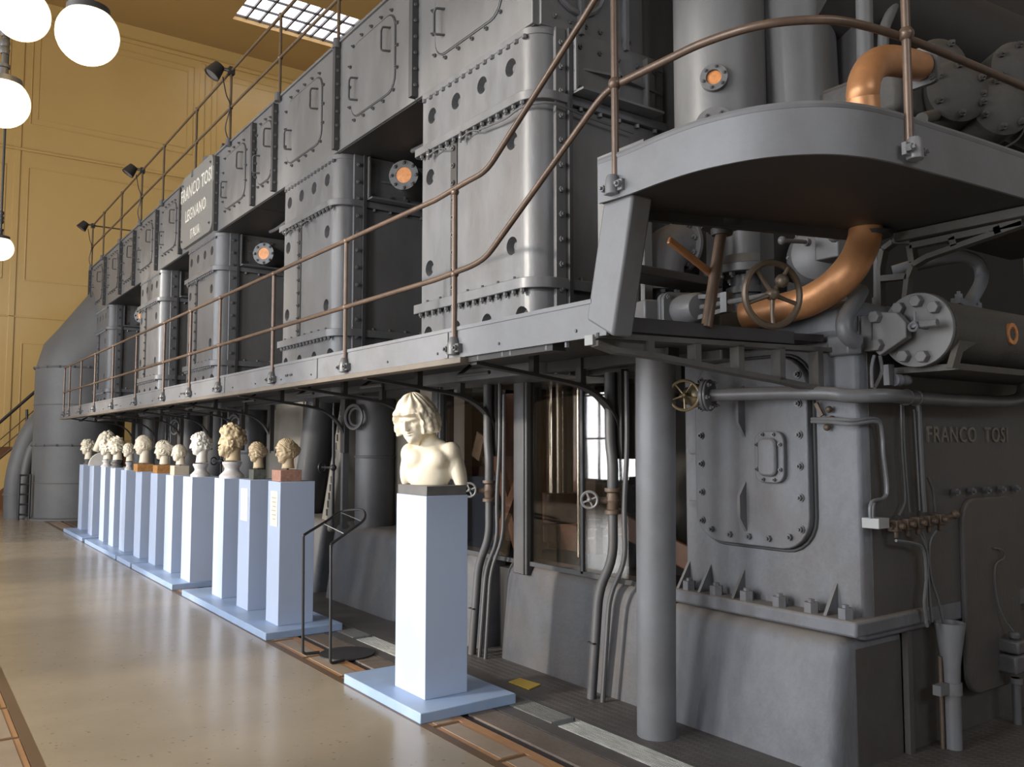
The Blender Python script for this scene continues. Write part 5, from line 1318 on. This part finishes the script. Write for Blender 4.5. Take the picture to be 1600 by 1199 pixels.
    nz = rng.normal(size=(8, 3)); ph = rng.uniform(0, 6, 8)
    for i in range(8): r = r + .0006 * np.sin(pts @ nz[i] * 9 + ph[i])
    return pts * r[..., None], NU, NV
def grid_faces(NU, NV):
    return [(i * NU + k, i * NU + (k + 1) % NU, (i + 1) * NU + (k + 1) % NU, (i + 1) * NU + k) for i in range(NV - 1) for k in range(NU)]
def add_head(mb, style, seed, c, yaw, pitch, scale, roll=0.0, NU=112, NV=84, neck=True, neck_to=None):
    P, NU, NV = head_verts(style, seed, NU, NV)
    R = (Matrix.Rotation(yaw, 3, 'Z') @ Matrix.Rotation(pitch, 3, 'Y') @ Matrix.Rotation(roll, 3, 'X'))
    W = (P.reshape(-1, 3) * scale) @ np.array(R).T + np.array(c)
    mb.add([tuple(v) for v in W], grid_faces(NU, NV))
    if neck:
        top = V3(c) + R @ V3((-.018, 0, -.05)) * scale; bot = V3(neck_to)
        mb.tube([top, top.lerp(bot, .5), top.lerp(bot, .85), bot], [.056 * scale, .055 * scale, .060 * scale, .064 * scale], 24)

ST = dict(
    curly=dict(curls=1, n=230, size=.20, amp=.020, thick=.012, line=.55),
    small_curly=dict(curls=1, n=150, size=.25, amp=.024, thick=.010, line=.45, cover=1),
    mane=dict(curls=1, n=120, size=.28, amp=.030, thick=.022, line=.42, cover=1),
    wide=dict(curls=1, n=300, size=.16, amp=.012, thick=.024, line=.40, cover=1, ears=0, waves=6, ke=3, ka=1),
    smooth=dict(thick=.007, line=.60, waves=22, ka=1.2, ke=.4, amp=.0016),
    cap=dict(thick=.010, line=.50, waves=14, ka=.4, ke=1.6, amp=.003),
    swept=dict(thick=.016, line=.45, waves=15, ka=.5, ke=1.7, amp=.0045, bun=1, cover=1, ears=0),
    bald=dict(thick=.003, line=.65, waves=12, ka=1, ke=1, amp=.0012),
    beard=dict(curls=1, n=210, size=.21, amp=.019, thick=.014, line=.56, beard=1),
    turban=dict(thick=.012, line=.46, waves=9, ka=.3, ke=2.0, amp=.004, bun=1, cover=1, ears=0),
    banded=dict(thick=.014, line=.33, waves=13, ka=.35, ke=1.6, amp=.0032, band=((.62, .04), (.30, .03)), bun=1))

def socle(t, c, zb, h, r, m):
    b = MB(); b.lathe([(r, 0), (r, h * .16), (r * .90, h * .24), (r * .62, h * .45), (r * .58, h * .58), (r * .72, h * .80), (r * .78, h * .86), (r * .78, h), (0, h)], (c[0], c[1], zb), n=28)
    b.build('socle', m, t)
def block(t, c, zb, wx, wy, h, m):
    b = MB(); b.box(c[0] - wx / 2, c[0] + wx / 2, c[1] - wy / 2, c[1] + wy / 2, zb, zb + h); b.build('stone_block', m, t, bev=0.003)

def carved(pi, style, seed, mname, label, u, vtop, vchin, yaw_off=0.0, pitch=0.05, roll=0.0, base=None, name='marble_head'):
    x, y, wx, wy, zt = PEDS[pi]
    cx_, cy_ = x + wx * .5, y + wy * .5
    # put the head over its pedestal at the height and size the photograph shows
    top = PY(u, vtop, cy_); chin = PY(u, vchin, cy_)
    d = ray(u, (vtop + vchin) / 2); k = cy_ / d.y
    cx_h = min(max((EYE + d * k).x, x + .04), x + wx - .02)
    H = top.z - chin.z; sc = H / 0.262; zc = chin.z + H * .49
    t = thing(name, (cx_, cy_, zt), label, 'sculpture')
    socle_top = zt
    if base:
        kind, h, w, m = base
        bc = (cx_h + .01, cy_)
        if kind == 'socle': socle(t, bc, zt, h, w, m)
        else: block(t, bc, zt, w, w * 1.1, h, m)
        socle_top = zt + h
    yaw = PI + yaw_off
    b = MB(); add_head(b, ST[style], seed, (cx_h, cy_, zc), yaw, pitch, sc, roll, neck_to=(cx_h + .02, cy_, min(socle_top + .012, zc - .08 * sc)))
    b.build('carved_head', mname, t, angle=180)
    if socle_top < zc - .19 * sc or base:
        b = MB(); b.cyl((cx_h + .015, cy_, socle_top - .002), (cx_h + .015, cy_, min(socle_top + .06, zc)), .012, n=8); b.build('mount_pin', 'iron', t)
    return t
HS = [
 (0, 'small_curly', 11, 'marble', 'small white marble head with bushy curls, furthest left of the row', 137, 687, 712, -.05, ('socle', .08, .07, 'dark_socle')),
 (2, 'small_curly', 13, 'marble', 'cream marble head with thick curls looking down on a round white socle', 164, 686, 714, .30, ('socle', .10, .085, 'marble_g')),
 (3, 'wide', 14, 'marble', 'wide cream head with wavy hair on a dark socle', 181, 684, 713, .45, ('socle', .10, .09, 'dark_socle')),
 (4, 'cap', 15, 'marble', 'small cream head with cap-like hair on a slim white socle', 201, 692, 716, .30, ('socle', .11, .06, 'marble_g')),
 (5, 'smooth', 16, 'marble', 'pale head of a smooth-haired man in profile on an orange block', 224, 679, 713, -.15, ('block', .10, .20, 'orange_socle')),
 (6, 'swept', 17, 'marble', 'pale head with swept-back hair on an orange block', 255, 688, 720, -.45, ('block', .10, .20, 'orange_socle')),
 (7, 'bald', 18, 'marble', 'small cream head of a nearly bald man on a beige block', 280, 693, 723, .15, ('block', .11, .17, 'beige_socle')),
 (8, 'curly', 19, 'marble_w', 'white marble head of a curly-haired young man on a round socle', 313, 676, 714, -.12, ('socle', .14, .105, 'marble_g')),
 (9, 'beard', 20, 'marble_t', 'large tan marble head of a bearded man with curly hair', 362, 663, 711, -.15, ('socle', .16, .120, 'marble_g')),
 (10, 'turban', 21, 'marble_t', 'tan marble head of a woman with bound hair on a dark green block', 401, 690, 724, .22, ('block', .09, .115, 'green_socle')),
 (11, 'banded', 22, 'marble_t', 'tan marble head with a banded headdress on a speckled pink block', 447, 685, 727, .10, ('block', .095, .185, 'pink_socle')),
]
for pi, st, seed, m, lab, u, v0, v1, yo, base in HS: carved(pi, st, seed, m, lab, u, v0, v1, yo, 0.06, 0, base)
# the horse-maned piece on a disc
x, y, wx, wy, zt = PEDS[1]
t = thing('marble_head', (x + .15, y + .18, zt), 'small cream animal head with a curly mane over a round white disc', 'sculpture')
b = MB(); c0 = V3((x + .17, y + .16, zt)); 
b.prism([c0 + V3((-.22 * math.cos(a), .0, .22 * math.sin(a))) for a in np.linspace(0, PI, 17)], (0, .07, 0)); b.build('white_disc', 'marble_w', t, bev=0.004)
b = MB(); pts = smooth_path([c0 + V3((.06, .035, .10)), c0 + V3((.075, .035, .28)), c0 + V3((.04, .035, .44)), c0 + V3((.01, .035, .47)), c0 + V3((-.02, .035, .43)), c0 + V3((-.07, .035, .33)), c0 + V3((-.105, .035, .255)), c0 + V3((-.115, .035, .23))], 3)
nn_ = len(pts); b.tube(pts, [float(np.interp(k / (nn_ - 1), [0, .2, .4, .55, .75, .92, 1], [.075, .075, .085, .08, .065, .052, .035])) for k in range(nn_)], 20)
rg = np.random.default_rng(3)
for k in range(60):
    dv = V3((rg.uniform(-.45, 1), rg.uniform(-1, 1), rg.uniform(-.9, 1))).normalized(); q = c0 + V3((.055, .035, .455)) + V3((dv.x * .085, dv.y * .085, dv.z * .10))
    b.sphere(q, rg.uniform(.024, .040), 9, 6)
b.sphere(c0 + V3((.0, -.03, .44)), .03, 10, 6); b.build('carved_head', 'marble', t, angle=180)

# ---- the large youth: nude shoulders, head bowed and turned, curls
x, y, wx, wy, zt = PEDS[12]
t = thing('youth_bust', (x + wx / 2, y + wy / 2, zt), 'large cream marble bust of a bare-shouldered curly-haired youth looking down', 'sculpture')
b = MB(); b.box(x + .006, x + wx - .006, y + .006, y + wy - .006, zt, zt + .058); b.build('plinth_block', 'dark_socle', t, bev=0.003)
ZB = zt + .055; CXB, CYB = x + wx * .46, y + wy * .52
fwd = V3((-.80, -.60, 0)).normalized(); lef = V3((fwd.y * -1, fwd.x, 0)) * 1.0      # chest direction and the figure's left-hand side
lef = V3((-fwd.y, fwd.x, 0))
def bp(f, l, z): return V3((CXB, CYB, ZB)) + fwd * f + lef * l + V3((0, 0, z))
def ell(mb, f, l, z, rf, rl, rz, n=28, m=18, tilt=0.0):
    vs = []; fs = []
    for i in range(m + 1):
        th = PI * i / m
        for k in range(n):
            ph = 2 * PI * k / n
            a_, b_, c_ = math.sin(th) * math.cos(ph) * rf, math.sin(th) * math.sin(ph) * rl, math.cos(th) * rz
            b2, c2 = b_ * math.cos(tilt) - c_ * math.sin(tilt), b_ * math.sin(tilt) + c_ * math.cos(tilt)
            vs.append(bp(f + a_, (l + b2) * .90 - .006, z + c2))
    for i in range(m):
        for k in range(n): fs.append((i * n + k, i * n + (k + 1) % n, (i + 1) * n + (k + 1) % n, (i + 1) * n + k))
    mb.add(vs, fs)
tb = MB()
ell(tb, -.01, 0, .10, .105, .165, .17)
ell(tb, .045, .075, .155, .06, .085, .065); ell(tb, .045, -.075, .155, .06, .085, .065)
ell(tb, -.02, .155, .195, .072, .070, .072); ell(tb, -.02, -.150, .190, .070, .066, .070)
ell(tb, -.025, .203, .095, .056, .052, .145, tilt=.30); ell(tb, -.02, -.172, .10, .055, .048, .12, tilt=-.10)
ell(tb, -.035, 0, .225, .060, .135, .055); ell(tb, -.03, .07, .235, .05, .08, .045, tilt=-.45); ell(tb, -.03, -.07, .23, .05, .08, .045, tilt=.45)
HC = bp(.050, -.075, .395)
tb.tube([bp(-.035, -.005, .20), bp(-.02, -.018, .27), bp(.0, -.04, .33), bp(.03, -.065, .40)], [.085, .066, .060, .060], 24)
tmp = tb.build('torso_tmp', 'marble')
md = tmp.modifiers.new('r', 'REMESH'); md.mode = 'VOXEL'; md.voxel_size = 0.009
md = tmp.modifiers.new('s', 'SMOOTH'); md.factor = .6; md.iterations = 9
bpy.context.view_layer.update()
me = bpy.data.meshes.new_from_object(tmp.evaluated_get(bpy.context.evaluated_depsgraph_get()))
b = MB()
tv = []
for v in me.vertices:
    q = v.co.copy(); l_ = (q - V3((CXB, CYB, ZB))).dot(lef)
    floor_z = ZB + .0005 if l_ < .17 else ZB - .055
    q.z = max(q.z, floor_z); tv.append(tuple(q))
b.add(tv, [tuple(p.vertices) for p in me.polygons])
bpy.data.objects.remove(tmp); bpy.data.meshes.remove(me)
ST['youth'] = dict(youth=1, thick=.022, line=.36, cover=1, ears=0)
add_head(b, ST['youth'], 5, HC, PI + .50, .20, 1.24, .04, 180, 130, neck=False)
b.build('carved_figure', 'marble', t, angle=180)
# ================================================================== tank, pipes and stairs at the far end
TX, TY, TR = 3.08, 19.95, 0.86
t = thing('exhaust_tank', (TX, TY, 0), 'tall grey riveted round tank with a slanting duct rising into the engine', 'tank')
b = MB(); b.cyl((TX, TY, 0), (TX, TY, 3.1), TR, n=56); b.build('tank_shell', 'duct', t)
for z, w_ in ((3.08, .022), (2.32, .010), (1.50, .022), (0.74, .010), (0.03, .03)):
    b = MB(); b.torus((TX, TY, z), (0, 0, 1), TR + .004, w_, 56, 6)
    if w_ > .02:
        for k in range(20): a = 2 * PI * k / 20; b.sphere((TX + (TR + .02) * math.cos(a), TY + (TR + .02) * math.sin(a), z), .028, 6, 4)
    b.build('tank_hoop', 'duct', t)
ax = V3((.56, -.12, .82)).normalized(); top = V3((TX, TY, 3.1))
pts = [V3((TX, TY, 3.05)), V3((TX, TY, 3.12)), top + ax * .45 - V3((0, 0, .02)), top + ax * 1.3, top + ax * 2.6]
b = MB(); b.tube(pts, [TR, TR, TR * 1.0, TR * .98, TR * .95], 48); b.build('slanting_duct', 'duct', t)
b = MB(); b.lathe([(TR + .08, 0), (TR + .08, .03), (TR + .02, .05)], (TX, TY, 0), n=56); b.build('foot_ring', 'duct', t)

t = thing('bent_pipe', (2.1, 21.4, 0), 'wide grey pipe curving from the floor up behind the round tank', 'pipe')
def fp(u, v, y): return PY(u, v, y)
b = MB(); b.tube(smooth_path([fp(25, 818, 20.6), fp(25, 775, 20.6), fp(28, 745, 20.6), fp(36, 712, 20.6), fp(50, 678, 20.6), fp(75, 648, 20.6), fp(110, 630, 20.6)], 6), .23, 24); b.build('bent_tube', 'duct', t)
b = MB(); p = fp(25, 774, 20.6); b.lathe([(.25, 0), (.25, .05)], p, n=24); b.build('pipe_collar', 'duct', t)
t = thing('bent_pipe', (2.4, 20.3, 0), 'thin grey pipe pair curving up beside the round tank behind the small ladder', 'pipe')
b = MB(); b.tube(smooth_path([fp(36, 810, 20.2), fp(36, 770, 20.2), fp(40, 735, 20.2), fp(48, 705, 20.2), fp(60, 690, 20.2)], 6), .09, 16); b.build('bent_tube', 'duct', t)
t = thing('service_ladder', (2.2, 19.7, 0), 'small dark iron ladder standing beside the round tank', 'ladder')
l0 = fp(28, 810, 19.7); l1 = fp(45, 812, 19.7)
b = MB()
for p in (l0, l1): b.cyl((p.x, 19.7, 0), (p.x, 19.7, .92), .022, n=8)
b.build('stile', 'iron', t)
for z in (.12, .32, .52, .72, .9):
    b = MB(); b.cyl((l0.x, 19.7, z), (l1.x, 19.7, z), .018, n=8); b.build('rung', 'iron', t)
t = thing('far_stair', (1.0, 22.8, 0), 'thin iron stair rail climbing along the ochre wall behind the tank', 'stair')
ys_ = 22.9
for (u0, v0, u1, v1, r, nm) in ((-40, 695, 62, 606, .035, 'handrail'), (-40, 722, 62, 634, .012, 'mid_bar'), (-40, 735, 62, 650, .012, 'mid_bar'), (-40, 748, 62, 666, .02, 'mid_bar')):
    b = MB(); b.tube([fp(u0, v0, ys_), fp(u1, v1, ys_)], r, 8); b.build(nm, 'iron' if r > .03 else 'railfar', t)
b = MB(); p0, p1_, p2_, p3 = fp(-40, 752, ys_), fp(62, 668, ys_), fp(62, 715, ys_), fp(-40, 800, ys_); b.prism([p0, p1_, p2_, p3], (0, .05, 0)); b.build('stringer', 'wall', t)
b = MB(); p0, p1_ = fp(-40, 800, ys_), fp(62, 715, ys_); b.prism([p0, p1_, V3((p1_.x, ys_, 0)), V3((p0.x, ys_, 0))], (0, .3, 0)); b.build('stair_cheek', 'dado', t)
b = MB(); b.cyl(fp(42, 640, ys_), fp(42, 700, ys_), .03, n=8); b.build('baluster', 'iron', t)

# ================================================================== hanging globe lamps
LAMPS = [(137, 55, 46, 6.5, 'glowing white globe lamp hanging second from the left at the top'), (34, 22, 41, 7.4, 'glowing globe lamp cut by the top left corner of the picture'),
         (4, 160, 39, 7.9, 'glowing globe lamp at the left edge, below the two upper ones'), (0, 388, 19.5, 15.0, 'smallest and lowest glowing globe lamp at the left edge')]
for u, v, rp_, yy, lab in LAMPS:
    c = PY(u, v, yy); r = size_at(rp_, c)
    t = thing('globe_lamp', tuple(c), lab, 'lamp', 'hanging globe lamps')
    b = MB(); b.sphere(c, r, 32, 20); b.build('globe', 'globe', t)
    b = MB(); b.lathe([(r * .66, r * .66), (r * .70, r * .72), (r * .68, r * .95), (r * .30, r * 1.06), (r * .16, r * 1.12), (r * .16, r * 1.4), (r * .22, r * 1.42), (r * .22, r * 1.55), (r * .1, r * 1.6)], c, n=20); b.build('lamp_cap', 'seam', t)
    b = MB(); b.cyl(c + V3((0, 0, r * 1.5)), (c.x, c.y, CEIL_Z), .018, n=8)
    for k in (2.0, 2.3, 2.7): b.lathe([(.03, 0), (.04, .03), (.03, .06)], c + V3((0, 0, r * k)), n=10)
    b.build('lamp_rod', 'seam', t)
    L = bpy.data.lights.new('globe_light', 'POINT'); L.energy = 14; L.color = (1.0, .72, .38); L.shadow_soft_size = r
    lo_ = bpy.data.objects.new('globe_light', L); COL.objects.link(lo_); lo_.location = c - V3((0, 0, r * 1.3))

# ================================================================== reading stand and floor plate
t = thing('reading_stand', (2.72, 5.95, 0), 'thin black iron reading stand with a looped top beside the gap in the row', 'stand')
a0 = PZ(473, 1025); b0 = PZ(516, 1040)
zl = 0.86
topA = PX(474, 838, a0.x); topB = PX(517, 852, b0.x)
LA = PX(533, 800, 2.92); LB = PX(565, 797, 3.02); LC = PX(569, 812, 2.98)
r = .0105
b = MB(); b.tube(fillet([a0 + V3((0.12, -.02, .012)), a0 + V3((0, 0, .012)), topA], .03, 4) , r, 8)
b.tube(fillet([b0 + V3((0.12, .03, .012)), b0 + V3((0, 0, .012)), topB], .03, 4), r, 8); b.build('upright_rod', 'iron', t)
b = MB(); b.tube(smooth_path([topA, topA.lerp(LA, .06) + V3((0, 0, .005)), topA.lerp(LA, .6), LA, LB, LC, topB.lerp(LC, .5), topB.lerp(LC, .07) + V3((0, 0, .004)), topB], 5), r, 8); b.build('loop_handle', 'iron', t)
q0 = topA.lerp(LA, .50); q1 = topB.lerp(LC, .40); q2 = topB.lerp(LC, .92); q3 = topA.lerp(LA, .98)
b = MB(); b.prism([q0, q1, q2, q3], (0, 0, .004)); b.build('clear_sheet', 'acrylic', t)
b = MB(); b.tube([q0, q1, q2, q3], .003, 5, closed=True); b.build('sheet_frame', 'white', t)
dc = V3((2.74, 5.93, 0)); b = MB()
b.prism([dc + V3((.20 * math.cos(a) * 1.0, .20 * math.sin(a), 0.001)) for a in np.linspace(0, 2 * PI, 33)[:-1]], (0, 0, .010)); b.build('base_disc', 'iron', t)
yl = PZ(820, 1070, 0)
b = MB(); q = [PZ(795, 1067), PZ(812, 1061), PZ(845, 1071), PZ(827, 1079)]
b.prism([p + V3((0, 0, .0005)) for p in q], (0, 0, .006)); o = b.build('floor_marker', 'yellow', bev=0.001); tag(o, 'small yellow rectangular plate lying on the dark checker floor', 'plate')
# ================================================================== pieces that can be told apart become parts of their own
def islands(me):
    n = len(me.vertices); par = list(range(n))
    def f(a):
        while par[a] != a:
            par[a] = par[par[a]]; a = par[a]
        return a
    for e in me.edges:
        a, b_ = f(e.vertices[0]), f(e.vertices[1])
        if a != b_: par[a] = b_
    out = {}
    for i in range(n): out.setdefault(f(i), []).append(i)
    return list(out.values())
def sub_mesh(o, verts, name):
    me = o.data; idx = {v: i for i, v in enumerate(verts)}
    nm = bpy.data.meshes.new(name)
    nm.from_pydata([me.vertices[v].co[:] for v in verts], [], [[idx[v] for v in p.vertices] for p in me.polygons if p.vertices[0] in idx])
    for m in me.materials: nm.materials.append(m)
    for p in nm.polygons: p.use_smooth = True
    nm.set_sharp_from_angle(angle=math.radians(38))
    return nm
SPLIT = {'fascia': 'fascia', 'cover_tabs': 'cover_tab', 'deck_joist': 'deck_joist', 'guide_rod': 'guide_rod', 'fascia_stiffener': 'fascia_stiffener', 'feed_tube': 'feed_tube', 'link_bar': 'link_bar',
         'hinge_fitting': 'hinge_fitting', 'stile': 'stile', 'upright_rod': 'upright_rod', 'thin_riser': 'thin_riser', 'sheet_joint': 'sheet_joint', 'side_plate': 'side_plate', 'grooved_strip': 'grooved_strip',
         'pipe_sleeve': 'pipe_sleeve', 'end_rib': 'end_rib', 'panel_ledge': 'panel_ledge', 'guard_frame': 'guard_rail', 'tile_bed': 'tile_bed', 'end_pilaster': 'end_pilaster', 'end_face_shade': 'end_face_shade', 'ring_guide': 'ring_guide', 'handrail': 'handrail'}
PEEL = {'back_plate', 'drum_flange', 'lower_cover', 'lower_flange', 'pipe_flange', 'pipe_plate', 'side_flange', 'studs', 'valve_cover', 'valve_flange', 'pipe_foot', 'tank_hoop', 'post_socket'}
for o in [q for q in bpy.data.objects if q.type == 'MESH' and q.get('kind') != 'stuff']:
    base = o.name.split('.')[0]
    if base in SPLIT and not o.children:
        for isl in islands(o.data):
            nm = sub_mesh(o, isl, SPLIT[base]); c = bpy.data.objects.new(SPLIT[base], nm); COL.objects.link(c); c.parent = o.parent; c.location = o.location
        bpy.data.objects.remove(o)
    elif base in PEEL:
        small = []; big = []
        for isl in islands(o.data): (small if len(isl) in (12, 30) else big).append(isl)
        if len(small) < 3 or not big: continue
        nb = sub_mesh(o, sorted(v for i in small for v in i), 'small_bolts')
        old = o.data; nm = sub_mesh(o, sorted(v for i in big for v in i), base); o.data = nm
        bpy.data.meshes.remove(old)
        c = bpy.data.objects.new('small_bolts', nb); COL.objects.link(c); c.parent = o.parent; c.location = o.location; c['kind'] = 'stuff'
